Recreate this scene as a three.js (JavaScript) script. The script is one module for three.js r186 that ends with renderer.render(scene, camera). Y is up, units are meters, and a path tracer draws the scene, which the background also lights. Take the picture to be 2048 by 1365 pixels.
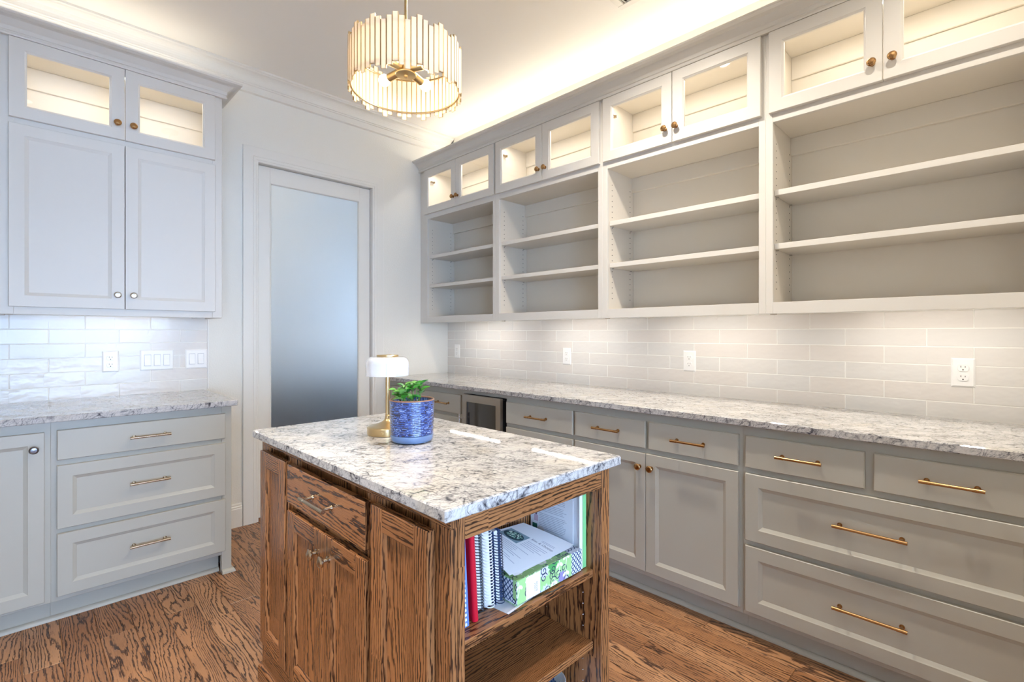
import * as THREE from 'three';
import { mergeGeometries } from 'three/addons/utils/BufferGeometryUtils.js';
import { RectAreaLightUniformsLib } from 'three/addons/lights/RectAreaLightUniformsLib.js';

// ───────────────────────── camera, sky, exposure ─────────────────────────
// x = 0 is the wall behind the shelves, z = 0 the wall with the door; the room lies at x < 0, z > 0
RectAreaLightUniformsLib.init();
const scene = new THREE.Scene();
const W = 2048, H = 1365, F = 987.87;
const camera = new THREE.PerspectiveCamera(2 * Math.atan(H / 2 / F) * 180 / Math.PI, W / H, 0.05, 60);
camera.position.set(-2.7259, 1.2653, 3.559);
camera.rotation.y = -0.7817;
camera.setViewOffset(W, H, 0, 15.6, W, H);
const renderer = new THREE.WebGLRenderer({ antialias: true });
renderer.toneMapping = THREE.LinearToneMapping;
renderer.toneMappingExposure = 1.82;
renderer.shadowMap.enabled = true;
const SKY = 12.3, HALL_SKY = 1;
scene.background = new THREE.Color(0.46, 0.665, 1.0);
scene.backgroundIntensity = SKY;
const L = { cove: 20, coveLeft: 12, under: 19, glass: 27, bulb: 0.026, can: 11.0, hall: 1.0 };
const CREAM = new THREE.Color(1.0, 0.92, 0.79), WARM = new THREE.Color(1.0, 0.87, 0.68), SOFT = new THREE.Color(1.0, 0.92, 0.80), NEUTRAL = new THREE.Color(1.0, 0.94, 0.86);

// ───────────────────────── helpers ─────────────────────────
let seed = 20240611;
const rnd = () => { seed = (seed + 0x6D2B79F5) | 0; let t = Math.imul(seed ^ (seed >>> 15), 1 | seed); t = (t + Math.imul(t ^ (t >>> 7), 61 | t)) ^ t; return ((t ^ (t >>> 14)) >>> 0) / 4294967296; };
const rr = (a, b) => a + (b - a) * rnd();
const clamp = (v, a = 0, b = 1) => Math.min(b, Math.max(a, v));
const sstep = (a, b, v) => { const t = clamp((v - a) / (b - a)); return t * t * (3 - 2 * t); };
const mix = (a, b, t) => a + (b - a) * t;
const PERM = new Uint8Array(512);
{ const p = [...Array(256).keys()]; for (let i = 255; i > 0; i--) { const j = Math.floor(rnd() * (i + 1)); [p[i], p[j]] = [p[j], p[i]]; } for (let i = 0; i < 512; i++) PERM[i] = p[i & 255]; }
function noise(x, y) {
  const xi = Math.floor(x), yi = Math.floor(y), fx = x - xi, fy = y - yi, X = xi & 255, Y = yi & 255;
  const u = fx * fx * fx * (fx * (fx * 6 - 15) + 10), v = fy * fy * fy * (fy * (fy * 6 - 15) + 10);
  const g = (h, a, b) => ((h & 1) ? a : -a) + ((h & 2) ? b : -b) * ((h & 4) ? 0.6 : 1);
  const a = PERM[X] + Y, b = PERM[X + 1] + Y;
  return 0.7 * mix(mix(g(PERM[a], fx, fy), g(PERM[b], fx - 1, fy), u), mix(g(PERM[a + 1], fx, fy - 1), g(PERM[b + 1], fx - 1, fy - 1), u), v);
}
function fbm(x, y, n = 4) { let s = 0, a = 0.5, f = 1; for (let i = 0; i < n; i++) { s += a * noise(x * f + i * 17.3, y * f - i * 9.1); a *= 0.5; f *= 2.03; } return s; }
function texture(w, h, fn, { srgb = true, repeat } = {}) {
  const d = new Uint8Array(w * h * 4);
  for (let y = 0, k = 0; y < h; y++) for (let x = 0; x < w; x++, k += 4) { const c = fn(x, y); d[k] = c[0]; d[k + 1] = c[1]; d[k + 2] = c[2]; d[k + 3] = 255; }
  const t = new THREE.DataTexture(d, w, h, THREE.RGBAFormat);
  t.magFilter = THREE.LinearFilter; t.minFilter = THREE.LinearMipmapLinearFilter; t.generateMipmaps = true; t.wrapS = t.wrapT = THREE.RepeatWrapping;
  if (srgb) t.colorSpace = THREE.SRGBColorSpace;
  if (repeat) t.repeat.set(...repeat);
  t.needsUpdate = true;
  return t;
}
function canvasTexture(w, h, draw) {
  const c = document.createElement('canvas'); c.width = w; c.height = h;
  draw(c.getContext('2d'), w, h);
  const t = new THREE.CanvasTexture(c); t.colorSpace = THREE.SRGBColorSpace; t.wrapS = t.wrapT = THREE.RepeatWrapping;
  return t;
}
const names = new Map();
const numbered = (n) => { const k = names.get(n) || 0; names.set(n, k + 1); return k ? n + '_' + String(k).padStart(3, '0') : n; };
function sh(o) { o.castShadow = true; o.receiveShadow = true; return o; }
function thing(name, label, category, [x, y, z] = [0, 0, 0], turn = 0, group) {
  const o = new THREE.Group(); o.name = numbered(name); o.position.set(x, y, z); o.rotation.y = turn;
  o.userData = { label, category }; if (group) o.userData.group = group;
  scene.add(o); return o;
}
function part(parent, name, geo, mat, pos, rot) {
  const m = sh(new THREE.Mesh(geo, mat)); m.name = numbered(name);
  if (pos) m.position.set(...pos); if (rot) m.rotation.set(...rot);
  parent.add(m); return m;
}
function struct(name, geo, mat, parent) {
  const m = sh(new THREE.Mesh(geo, mat)); m.name = numbered(name); m.userData.kind = 'structure'; (parent || scene).add(m); return m;
}
// polygons -> flat shaded geometry; uv in metres by the main direction of each face, v along the grain
function polys(list, { center, grain = 'y', ou = 0, ov = 0 } = {}) {
  const P = [], N = [], U = [];
  const a = new THREE.Vector3(), b = new THREE.Vector3(), n = new THREE.Vector3(), m = new THREE.Vector3();
  for (const q of list) {
    m.set(0, 0, 0); for (const p of q) m.add(a.set(...p)); m.multiplyScalar(1 / q.length);
    n.set(0, 0, 0);
    for (let i = 0; i < q.length; i++) { const p = q[i], r = q[(i + 1) % q.length]; n.x += (p[1] - r[1]) * (p[2] + r[2]); n.y += (p[2] - r[2]) * (p[0] + r[0]); n.z += (p[0] - r[0]) * (p[1] + r[1]); }
    n.normalize();
    let pts = q;
    if (center) { b.set(...center); if (m.clone().sub(b).dot(n) < 0) { pts = [...q].reverse(); n.negate(); } }
    const ax = Math.abs(n.x), ay = Math.abs(n.y), az = Math.abs(n.z), d = ax >= ay && ax >= az ? 0 : ay >= az ? 1 : 2;
    const g = 'xyz'.indexOf(grain), rest = [0, 1, 2].filter((k) => k !== d);
    let vi = rest.includes(g) ? g : rest[1], ui = rest.find((k) => k !== vi);
    const put = (p) => { P.push(...p); N.push(n.x, n.y, n.z); U.push(p[ui] + ou, p[vi] + ov); };
    for (let i = 1; i < pts.length - 1; i++) { put(pts[0]); put(pts[i]); put(pts[i + 1]); }
  }
  const G = new THREE.BufferGeometry();
  G.setAttribute('position', new THREE.Float32BufferAttribute(P, 3)); G.setAttribute('normal', new THREE.Float32BufferAttribute(N, 3)); G.setAttribute('uv', new THREE.Float32BufferAttribute(U, 2));
  return G;
}
// a box with chamfered edges between two corners
function cb(x0, x1, y0, y1, z0, z1, c = 0.0015, opt = {}) {
  c = Math.min(c, (x1 - x0) * 0.3, (y1 - y0) * 0.3, (z1 - z0) * 0.3);
  const lo = [x0, y0, z0], hi = [x1, y1, z1], L_ = [];
  const pt = (s, d) => [0, 1, 2].map((k) => s[k] ? hi[k] - (k === d ? 0 : c) : lo[k] + (k === d ? 0 : c));
  for (let d = 0; d < 3; d++) { const [e, f] = [0, 1, 2].filter((k) => k !== d);
    for (const v of [0, 1]) L_.push([[0, 0], [1, 0], [1, 1], [0, 1]].map(([p, q]) => { const s = []; s[d] = v; s[e] = p; s[f] = q; return pt(s, d); }));
    for (const p of [0, 1]) for (const q of [0, 1]) { const s0 = []; s0[d] = 0; s0[e] = p; s0[f] = q; const s1 = [...s0]; s1[d] = 1; L_.push([pt(s0, e), pt(s1, e), pt(s1, f), pt(s0, f)]); }
  }
  for (let i = 0; i < 8; i++) { const s = [i & 1, (i >> 1) & 1, (i >> 2) & 1]; L_.push([pt(s, 0), pt(s, 1), pt(s, 2)]); }
  return polys(L_, { center: [(x0 + x1) / 2, (y0 + y1) / 2, (z0 + z1) / 2], ...opt });
}
const merge = (a) => mergeGeometries(a.map((g) => g.index ? g.toNonIndexed() : g));
const at = (g, x, y, z) => { g.translate(x, y, z); return g; };
function lathe(pts, seg = 32) { return new THREE.LatheGeometry(pts.map(([r, y]) => new THREE.Vector2(r, y)), seg); }
// crease a smooth profile: repeat points where it should stay sharp
const crease = (pts) => pts.flatMap((p, i) => i && i < pts.length - 1 ? [[p[0], p[1] - 1e-5 * Math.sign((pts[i + 1][1] - pts[i - 1][1]) || 1)], p] : [p]);
// moulding: profile (out, up) swept along a path (a, b); out is to the right of the path. map turns (a, up, b) into a point
function moulding(profile, path, { closed = false, map = (a, h, b) => [a, h, b], grain = 'x' } = {}) {
  const n = path.length, nor = [];
  const seg = (i) => { const p = path[i], q = path[(i + 1) % n], l = Math.hypot(q[0] - p[0], q[1] - p[1]); return [-(q[1] - p[1]) / l, (q[0] - p[0]) / l]; };
  for (let i = 0; i < n; i++) {
    const s0 = i || closed ? seg((i + n - 1) % n) : seg(0), s1 = i < n - 1 || closed ? seg(i) : s0;
    const k = 1 + s0[0] * s1[0] + s0[1] * s1[1]; nor.push([(s0[0] + s1[0]) / k, (s0[1] + s1[1]) / k]);
  }
  const area = profile.reduce((t, p, i) => { const q = profile[(i + 1) % profile.length]; return t + p[0] * q[1] - q[0] * p[1]; }, 0);
  const o0 = map(0, 0, 0), ax = [map(1, 0, 0), map(0, 1, 0), map(0, 0, 1)].map((v) => v.map((x, k) => x - o0[k]));
  const det = ax[0][0] * (ax[1][1] * ax[2][2] - ax[1][2] * ax[2][1]) - ax[0][1] * (ax[1][0] * ax[2][2] - ax[1][2] * ax[2][0]) + ax[0][2] * (ax[1][0] * ax[2][1] - ax[1][1] * ax[2][0]);
  const flip = (area < 0) !== (det < 0);
  const P = (i, [o, h]) => map(path[i][0] + nor[i][0] * o, h, path[i][1] + nor[i][1] * o), out = [];
  for (let i = 0; i < (closed ? n : n - 1); i++) { const j = (i + 1) % n; for (let k = 0; k < profile.length - 1; k++) out.push([P(i, profile[k]), P(j, profile[k]), P(j, profile[k + 1]), P(i, profile[k + 1])]); }
  if (!closed) for (const i of [0, n - 1]) { const c = profile.map((p) => P(i, p)); const tris = THREE.ShapeUtils.triangulateShape(profile.map(([x, y]) => new THREE.Vector2(x, y)), []); for (const t of tris) { const q = t.map((k) => c[k]); out.push(i ? q : q.reverse()); } }
  return polys(flip ? out.map((q) => [...q].reverse()) : out, { grain });
}
// front of a door or drawer: local x to the right, y up, z out; r = depth of the recessed panel, null = slab, glass = opening
function frontGeo(w, h, t, { frame = 0.062, bevel = 0.011, depth = 0.008, kind = 'panel', c = 0.0018 } = {}) {
  const R = (i, z) => [[i, i, z], [w - i, i, z], [w - i, h - i, z], [i, h - i, z]], out = [];
  const ring = (A, B) => { for (let i = 0; i < 4; i++) { const j = (i + 1) % 4; out.push([A[i], A[j], B[j], B[i]]); } };
  ring(R(0, 0), R(0, t - c)); ring(R(0, t - c), R(c, t));
  if (kind === 'slab') { out.push(R(c, t)); out.push(R(0, 0).reverse()); return polys(out); }
  ring(R(c, t), R(frame - bevel * 0.35, t));
  ring(R(frame - bevel * 0.35, t), R(frame, t - 0.0025)); ring(R(frame, t - 0.0025), R(frame + bevel, t - depth));
  if (kind === 'panel') { out.push(R(frame + bevel, t - depth)); out.push(R(0, 0).reverse()); } else { ring(R(frame + bevel, t - depth), R(frame + bevel, 0)); ring(R(frame + bevel, 0), R(0, 0)); }
  return polys(out);
}

// ───────────────────────── materials ─────────────────────────
const std = (o) => new THREE.MeshStandardMaterial(o), phy = (o) => new THREE.MeshPhysicalMaterial(o);
const peel = texture(512, 512, (x, y) => { const X = x / 512 * 40, Y = y / 512 * 40; const v = clamp(128 + 190 * fbm(X, Y, 3)); return [clamp(128 + 190 * fbm(X, Y, 3), 0, 255), 0, 0].map((_, i, a) => a[0]); }, { srgb: false, repeat: [3, 3] });
const ripple = texture(512, 512, (x, y) => { const v = clamp(128 + 230 * fbm(x / 512 * 5, y / 512 * 9, 3), 0, 255); return [v, v, v]; }, { srgb: false, repeat: [2.2, 2.2] });
const fleck = texture(256, 256, (x, y) => { const v = clamp(128 + 200 * fbm(x / 256 * 60, y / 256 * 60, 2), 0, 255); return [v, v, v]; }, { srgb: false, repeat: [4, 4] });
// oak: strips side by side, each with its own growth rings
function oak(w, h, strips, stripW, len, light, dark, straight, wild, slope) {
  const sw = w / strips, info = [...Array(strips)].map((_, i) => ({ c: rr(0.25, 0.75) * stripW, s: rr(7, 11) * (rnd() < 0.5 ? -1 : 1), dir: (rnd() < 0.5 ? -1 : 1) * rr(0.6, 1.1), k: straight(i) ? 0 : rr(0.4, 1.3), o: rr(0, 90), amp: rr(0.9, 1.7), tilt: rr(-6, 6) }));
  return texture(w, h, (x, y) => {
    const i = Math.floor(x / sw), q = info[i], u = (x - i * sw) / sw * stripW, v = y / h * len, du = u - q.c;
    // growth rings cut by the board: contour lines of a slowly wandering surface
    let t = q.k ? q.dir * du * slope + wild * 6.5 * noise(u * 9 + q.o, v * 1.45 + q.o) + wild * 2.6 * noise(u * 21, v * 3.8 + q.o) + q.k * 900 * du * du + q.s * v * 0.35 : du * 112 + q.tilt * v + (wild > 0.8 ? 3.4 : 1.6) * noise(u * 12 + q.o, v * 2.2) + 0.9 * noise(u * 30, v * 7 + q.o);
    t += 0.5 * noise(u * 58, v * 17 + q.o) + 0.2 * noise(u * 200, v * 60) + 0.34 * noise(u * 330, v * 15);
    const f = t - Math.floor(t), band = sstep(0.52, 0.86, f) * (1 - sstep(0.90, 1.0, f));
    const pore = noise(u * 1500 + q.o, v * 40), fine = noise(u * 620, v * 13 + q.o);
    let d = 1.0 * band * (0.8 + 0.5 * noise(u * 40, v * 9 + 7)) + 0.42 * sstep(0.08, 0.42, pore) * (0.28 + band) + 0.24 * fine + 0.26 * noise(u * 11 + q.o, v * 2.4);
    d = clamp(d + 0.06);
    return [0, 1, 2].map((k) => clamp(mix(light[k], dark[k], d), 0, 255));
  });
}
const floorOak = oak(2048, 2048, 8, 0.128, 1.3, [182, 135, 96], [54, 32, 20], (i) => i === 3 || i === 6, 0.92, 62);
floorOak.repeat.set(1 / 1.024, 1 / 1.3);
const cabinetOak = oak(1536, 1536, 6, 0.16, 0.96, [162, 109, 66], [46, 26, 16], (i) => i >= 4, 0.42, 105);
cabinetOak.repeat.set(1 / 0.96, 1 / 0.96);
const M = {};
M.floor = std({ map: floorOak, roughness: 0.36, bumpMap: floorOak, bumpScale: 0.0007 });
M.floorB = std({ map: floorOak, color: 0xf0e9e2, roughness: 0.34, bumpMap: floorOak, bumpScale: 0.0007 });
M.floorC = std({ map: floorOak, color: 0xe2d7cc, roughness: 0.38, bumpMap: floorOak, bumpScale: 0.0007 });
M.oak = std({ map: cabinetOak, roughness: 0.27, bumpMap: cabinetOak, bumpScale: 0.0006 });
M.dark = std({ color: 0x0b0b0c, roughness: 0.6 });
M.wall = std({ color: 0xe8e5dc, roughness: 0.85, bumpMap: peel, bumpScale: 0.0012 });
M.hall = std({ color: 0xdcd8d2, roughness: 0.9 });
M.ceiling = std({ color: 0xf1ede6, roughness: 0.95 });
M.trim = std({ color: 0xe6e3db, roughness: 0.42 });
M.upper = std({ color: 0xd9d5ce, roughness: 0.42 });
M.inside = std({ color: 0xddd6ca, roughness: 0.5 });
M.lower = std({ color: 0xb3afa3, roughness: 0.38 });
M.tile = std({ color: 0xdfdbd5, roughness: 0.22, bumpMap: ripple, bumpScale: 0.0026 });
M.tileB = std({ color: 0xdddad5, roughness: 0.25, bumpMap: ripple, bumpScale: 0.0026 });
M.tileC = std({ color: 0xdfd9d2, roughness: 0.22, bumpMap: ripple, bumpScale: 0.0026 });
M.grout = std({ color: 0xf0eee8, roughness: 0.9 });
M.plate = std({ color: 0xf2f1ee, roughness: 0.3 });
M.brass = std({ color: 0xb08a5e, metalness: 1, roughness: 0.27 });
M.gold = std({ color: 0xd2b98c, metalness: 1, roughness: 0.3 });
M.champagne = std({ color: 0xb9a78e, metalness: 1, roughness: 0.25 });
M.nickel = std({ color: 0xd2d3d2, metalness: 1, roughness: 0.24 });
M.pewter = std({ color: 0x77757a, metalness: 1, roughness: 0.28 });
M.steel = std({ color: 0xb8b0a6, metalness: 1, roughness: 0.34 });
M.pane = phy({ color: 0xffffff, transmission: 1, thickness: 0, roughness: 0.02, ior: 1.5 });
M.cooler = phy({ color: 0x0c0d12, roughness: 0.06, clearcoat: 1, clearcoatRoughness: 0.03 });
M.granite = null;
{
  const S = 2048, m = 1.28;
  const g = texture(S, S, (x, y) => {
    const X = x / S * m, Y = y / S * m, a = 0.85, ca = Math.cos(a), sa = Math.sin(a);
    const wx = 0.022 * fbm(X * 7, Y * 7 + 40, 3), wy = 0.022 * fbm(X * 7 + 80, Y * 7, 3), p = (X + wx) * ca + (Y + wy) * sa, q = -(X + wx) * sa + (Y + wy) * ca;
    const big = fbm(p * 5.0, q * 9.5, 3), mid = fbm(p * 11 + 9, q * 26, 3);
    const cloud = 0.25 + 0.75 * sstep(-0.34, 0.26, big + 0.6 * mid);
    const r1 = 1 - Math.abs(noise(p * 20 + 3, q * 52 + 1.2 * noise(p * 30, q * 30))) * 2.3, r2 = 1 - Math.abs(noise(p * 52, q * 125 + 7)) * 2.1, r3 = 1 - Math.abs(noise(p * 8 + 31, q * 17 + 0.8 * noise(p * 30, q * 30))) * 3.2;
    const grain = noise(p * 170, q * 420), speck = noise(p * 300 + 5, q * 520), gate = sstep(-0.25, 0.2, noise(p * 45 + 20, q * 60));
    let d = 0.62 * Math.pow(clamp(r1), 8) * cloud * (0.35 + 0.65 * gate) + 0.46 * Math.pow(clamp(r2), 5) * cloud * (0.3 + 0.7 * sstep(-0.15, 0.3, grain)) + 0.85 * Math.pow(clamp(r3), 18) * sstep(-0.25, 0.2, mid) * (0.4 + 0.6 * gate);
    d += 0.13 * cloud * sstep(-0.1, 0.45, grain) + 0.42 * sstep(0.30, 0.5, speck) * sstep(0.3, 0.8, cloud) + 0.05 * cloud;
    d = clamp(d * 1.1);
    const warm = sstep(0.0, 0.35, fbm(p * 4 + 50, q * 6, 3)), red = sstep(0.40, 0.5, fbm(p * 13 + 90, q * 15, 2)) * 0.7;
    const base = [206 - 2 * warm, 203 - 6 * warm, 200 - 14 * warm], ink = [58 + 60 * red, 58, 64];
    return base.map((v, k) => clamp(mix(v, ink[k], d), 0, 255));
  });
  g.repeat.set(1 / m, 1 / m);
  M.granite = std({ map: g, roughness: 0.03 });
}
const glow = (c, k) => std({ color: 0xffffff, emissive: c, emissiveIntensity: k, roughness: 0.5 });

// shared hardware, pointing out along z
const knobGeo = lathe(crease([[0, 0], [0.0105, 0], [0.0105, 0.003], [0.0062, 0.005], [0.0055, 0.014], [0.0075, 0.016], [0.0150, 0.0185], [0.0160, 0.021], [0.0160, 0.0245], [0.0135, 0.0268], [0.0125, 0.0262], [0.0100, 0.0275], [0, 0.0285]]), 28).rotateX(Math.PI / 2);
function pullGeo(len) {
  const g = [], c = (r0, r1, l) => new THREE.CylinderGeometry(r0, r1, l, 18);
  g.push(c(0.0054, 0.0054, len - 0.03).rotateZ(Math.PI / 2).translate(0, 0, 0.032));
  for (const s of [-1, 1]) {
    g.push(c(0.0062, 0.0062, 0.030).rotateZ(Math.PI / 2).translate(s * (len / 2 - 0.015), 0, 0.032));
    g.push(c(0.0052, 0.0052, 0.032).rotateX(Math.PI / 2).translate(s * (len / 2 - 0.018), 0, 0.016));
    g.push(c(0.0078, 0.0084, 0.004).rotateX(Math.PI / 2).translate(s * (len / 2 - 0.018), 0, 0.0025));
  }
  return merge(g);
}
const PULL = { s: pullGeo(0.158), l: pullGeo(0.216) };
const RT = -Math.PI / 2;   // turn of everything that stands against the right wall: local x runs along +z, local z out into the room

// area light just in front of a glowing strip; dir 'up' | 'down' | [x, y, z] to look at
function strip(x, y, z, w, h, color, k, rot) { const l = new THREE.RectAreaLight(color, k, w, h); l.position.set(x, y, z); l.rotation.set(...rot); l.name = 'strip'; scene.add(l); return l; }

// ───────────────────────── the room ─────────────────────────
const XL = -3.6, ZF = 3.80, ZR = 8.2, HC = 3.0;   // ZF: wall with the open doorway the picture was taken from; beyond it a room with a window
const box = (x0, x1, y0, y1, z0, z1) => cb(x0, x1, y0, y1, z0, z1, 0.0001);
const floor = struct('floor', box(-6.6, 1.4, -0.12, -0.012, -2.3, ZR + 0.12), std({ color: 0x2a1a10, roughness: 0.8 }));
{
  const pw = 0.115; let col = 0;
  const joints = { };
  for (let x = -0.54; x > XL; x -= pw, col++) {
    let z = -0.02 - rr(0, 0.7);
    while (z < 3.7) {
      let z1 = z + rr(0.55, 1.25); if (z1 > 3.4) z1 = 3.9;
      const a = Math.max(z, -0.16), b = Math.min(z1, 3.9);
      if (b - a > 0.05) {
        const k = Math.floor(rnd() * 8), flip = rnd() < 0.5, g = cb(-pw / 2 + 0.0004, pw / 2 - 0.0004, -0.012, rr(-0.0006, 0), 0, b - a - 0.0008, 0.0016, { grain: 'z' });
        const uv = g.attributes.uv, ov = rr(0, 1.3), fl = flip ? -1 : 1;
        for (let i = 0; i < uv.count; i++) uv.setXY(i, (k + 0.5) * 0.128 + fl * uv.getX(i), ov + uv.getY(i));
        part(floor, 'plank', g, [M.floor, M.floorB, M.floorC][Math.floor(rnd() * 3)], [x - pw / 2, 0, a]);
      }
      z = z1;
    }
  }
}
const ceiling = struct('ceiling', box(-6.6, 1.4, HC, HC + 0.12, -2.3, ZR + 0.12), M.ceiling);
const OX0 = -1.599, OX1 = -0.757, OY = 2.413;     // door opening
const wallBack = struct('wall_back', merge([box(XL - 0.12, OX0 - 0.018, 0, HC, -0.12, 0), box(OX1 + 0.018, 0, 0, HC, -0.12, 0), box(OX0 - 0.018, OX1 + 0.018, OY + 0.018, HC, -0.12, 0)]), M.wall);
const wallRight = struct('wall_right', box(0, 0.12, 0, HC, -0.12, ZR + 0.12), M.wall);
const wallLeft = struct('wall_left', box(XL - 0.12, XL, 0, HC, 0, ZF + 0.12), M.wall);
const WX0 = -6.0, WX1 = -0.5, WY0 = 0.3, WY1 = 2.05, DX0 = -3.4, DX1 = -1.45;
const wallFront = struct('wall_front', merge([box(XL, DX0, 0, HC, ZF, ZF + 0.12), box(DX1, 0, 0, HC, ZF, ZF + 0.12), box(DX0, DX1, 2.15, HC, ZF, ZF + 0.12)]), M.wall);
struct('wall_room_left', box(-6.6, -6.48, 0, HC, ZF, ZR + 0.12), M.wall);
struct('wall_room_side', box(-6.48, XL - 0.12, 0, HC, ZF, ZF + 0.12), M.wall);
struct('wall_room_far', merge([box(-6.48, WX0, 0, HC, ZR, ZR + 0.12), box(WX1, 0, 0, HC, ZR, ZR + 0.12), box(WX0, WX1, WY1, HC, ZR, ZR + 0.12), box(WX0, WX1, 0, WY0, ZR, ZR + 0.12)]), M.wall);
{ // window of the room behind the photographer
  const m = [cb(WX0, WX1, WY0, WY0 + 0.06, ZR + 0.02, ZR + 0.08), cb(WX0, WX1, WY1 - 0.06, WY1, ZR + 0.02, ZR + 0.08)];
  for (let k = 0; k <= 3; k++) { const x = WX0 + 0.03 + k * (WX1 - WX0 - 0.06) / 3; m.push(cb(x - 0.03, x + 0.03, WY0 + 0.06, WY1 - 0.06, ZR + 0.02, ZR + 0.08)); }
  struct('window_1', merge(m), M.trim);
}
// the hall behind the frosted door
struct('wall_hall_left', box(-2.42, -2.3, 0, HC, -2.3, -0.12), M.hall);
struct('wall_hall_right', merge([box(1.28, 1.4, 0, 0.85, -2.3, -0.12), box(1.28, 1.4, 1.95, HC, -2.3, -0.12), box(1.28, 1.4, 0.85, 1.95, -2.3, -1.75), box(1.28, 1.4, 0.85, 1.95, -0.85, -0.12)]), M.hall);
struct('wall_hall_front', box(0.12, 1.4, 0, HC, -0.24, -0.12), M.hall);
struct('wall_hall_back', box(-2.3, 1.28, 0, HC, -2.3, -2.18), M.hall);
struct('window_2', merge([cb(1.31, 1.37, 0.85, 0.89, -1.75, -0.85), cb(1.31, 1.37, 1.91, 1.95, -1.75, -0.85), cb(1.31, 1.37, 0.89, 1.91, -1.75, -1.71), cb(1.31, 1.37, 0.89, 1.91, -0.89, -0.85)]), M.trim);

{ const t = thing('hall_lamp', 'flush ceiling light of the hall behind the frosted door', 'light', [-1.75, HC - 0.03, -1.15]);
  part(t, 'lamp_lens', new THREE.CylinderGeometry(0.15, 0.15, 0.03, 32).translate(0, 0.0145, 0), glow(SOFT, 3));
  const l = new THREE.PointLight(SOFT, L.hall); l.position.set(-1.75, HC - 0.10, -1.15); l.shadow.radius = 5; l.castShadow = true; scene.add(l);
  const b = thing('hall_sideboard', 'dark low sideboard in the hall, a shadow through the frosted glass', 'sideboard', [-0.35, 0, -1.95]);
  part(b, 'body', cb(-0.95, 0.95, 0.1, 0.74, -0.21, 0.21, 0.004), std({ color: 0x23262b, roughness: 0.4 }));
  for (const x of [-0.88, 0.88]) for (const z of [-0.17, 0.17]) part(b, 'leg', cb(x - 0.025, x + 0.025, -0.011, 0.1, z - 0.025, z + 0.025, 0.002), std({ color: 0x23262b, roughness: 0.4 }));
  for (const x of [-0.64, 0, 0.64]) part(b, 'door', cb(x - 0.3, x + 0.3, 0.12, 0.72, 0.2102, 0.225, 0.003), std({ color: 0x282b31, roughness: 0.4 }));
}

// crown moulding round the ceiling, baseboards, casing
{
  const cove = []; for (let i = 0; i <= 6; i++) { const t = i / 6 * Math.PI / 2; cove.push([0.028 + 0.046 * (1 - Math.sin(t)), HC - 0.022 - 0.05 * (1 - Math.cos(t)) - 0.0]); }
  const prof = [[0.086, HC], [0.086, HC - 0.012], [0.078, HC - 0.016], ...cove.map(([o, h]) => [o, h]), [0.028, HC - 0.080], [0.021, HC - 0.083], [0.021, HC - 0.090], [0.014, HC - 0.093], [0.014, HC - 0.128], [0.020, HC - 0.131], [0.020, HC - 0.138], [0.0, HC - 0.142]];
  const t = struct('trim_1', moulding(prof, [[0, ZF], [XL, ZF], [XL, 0], [0, 0]]), M.trim);
}
{
  const prof = [[0.0, 0.150], [0.006, 0.150], [0.009, 0.142], [0.009, 0.136], [0.013, 0.130], [0.013, 0.122], [0.016, 0.118], [0.016, 0]];
  struct('baseboard_back', moulding(prof, [[-1.935, 0], [-1.6985, 0]]), M.trim);
  struct('baseboard_back', moulding(prof, [[-0.658, 0], [-0.612, 0]]), M.trim);
    struct('baseboard_front', moulding(prof, [[0, ZF], [DX1, ZF]]), M.trim);
  struct('baseboard_left', moulding(prof, [[XL, ZF], [XL, 0.75]]), M.trim);
}
{ // casing: profile (away from the opening, out of the wall)
  const prof = [[0, 0], [0, 0.011], [0.006, 0.014], [0.012, 0.014], [0.016, 0.0175], [0.022, 0.0185], [0.030, 0.0185], [0.033, 0.0165], [0.036, 0.0185], [0.094, 0.0185], [0.096, 0.0165], [0.096, 0]];
  struct('trim_2', moulding(prof.map(([a, b]) => [-a, b]), [[OX0, 0], [OX0, OY], [OX1, OY], [OX1, 0]].reverse(), { map: (a, h, b) => [a, b, h], grain: 'y' }), M.trim);
}
{ // door with one large frosted pane
  const d = struct('door_1', merge([cb(OX0 - 0.018, OX0, 0, OY, -0.12, 0, 0.001), cb(OX1, OX1 + 0.018, 0, OY, -0.12, 0, 0.001), cb(OX0 - 0.018, OX1 + 0.018, OY, OY + 0.018, -0.12, 0, 0.001)]), M.trim);
  const z0 = -0.067, z1 = -0.028, gx0 = -1.512, gx1 = -0.848, gy0 = 0.27, gy1 = 2.302;
  part(d, 'stile', cb(OX0 + 0.003, gx0, 0.012, OY - 0.006, z0, z1), M.trim);
  part(d, 'stile', cb(gx1, OX1 - 0.004, 0.012, OY - 0.006, z0, z1), M.trim);
  part(d, 'rail', cb(gx0, gx1, gy1, OY - 0.006, z0, z1, 0.0005), M.trim);
  part(d, 'rail', cb(gx0, gx1, 0.012, gy0, z0, z1, 0.0005), M.trim);
  const bead = [[0, z1 + 0.0], [0.004, z1], [0.010, z1 - 0.008], [0.010, z1 - 0.014], [0, z1 - 0.014]];
  part(d, 'glazing_bead', moulding(bead, [[gx0, gy0], [gx1, gy0], [gx1, gy1], [gx0, gy1]], { closed: true, map: (a, h, b) => [a, b, h] }), M.trim);
  part(d, 'glass', box(gx0 - 0.004, gx1 + 0.004, gy0 - 0.004, gy1 + 0.004, z1 - 0.022, z1 - 0.0145), phy({ color: 0xeef1f2, transmission: 1, thickness: 0.0075, roughness: 0.45, ior: 1.45, clearcoat: 0.7, clearcoatRoughness: 0.03 }));
}

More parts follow.
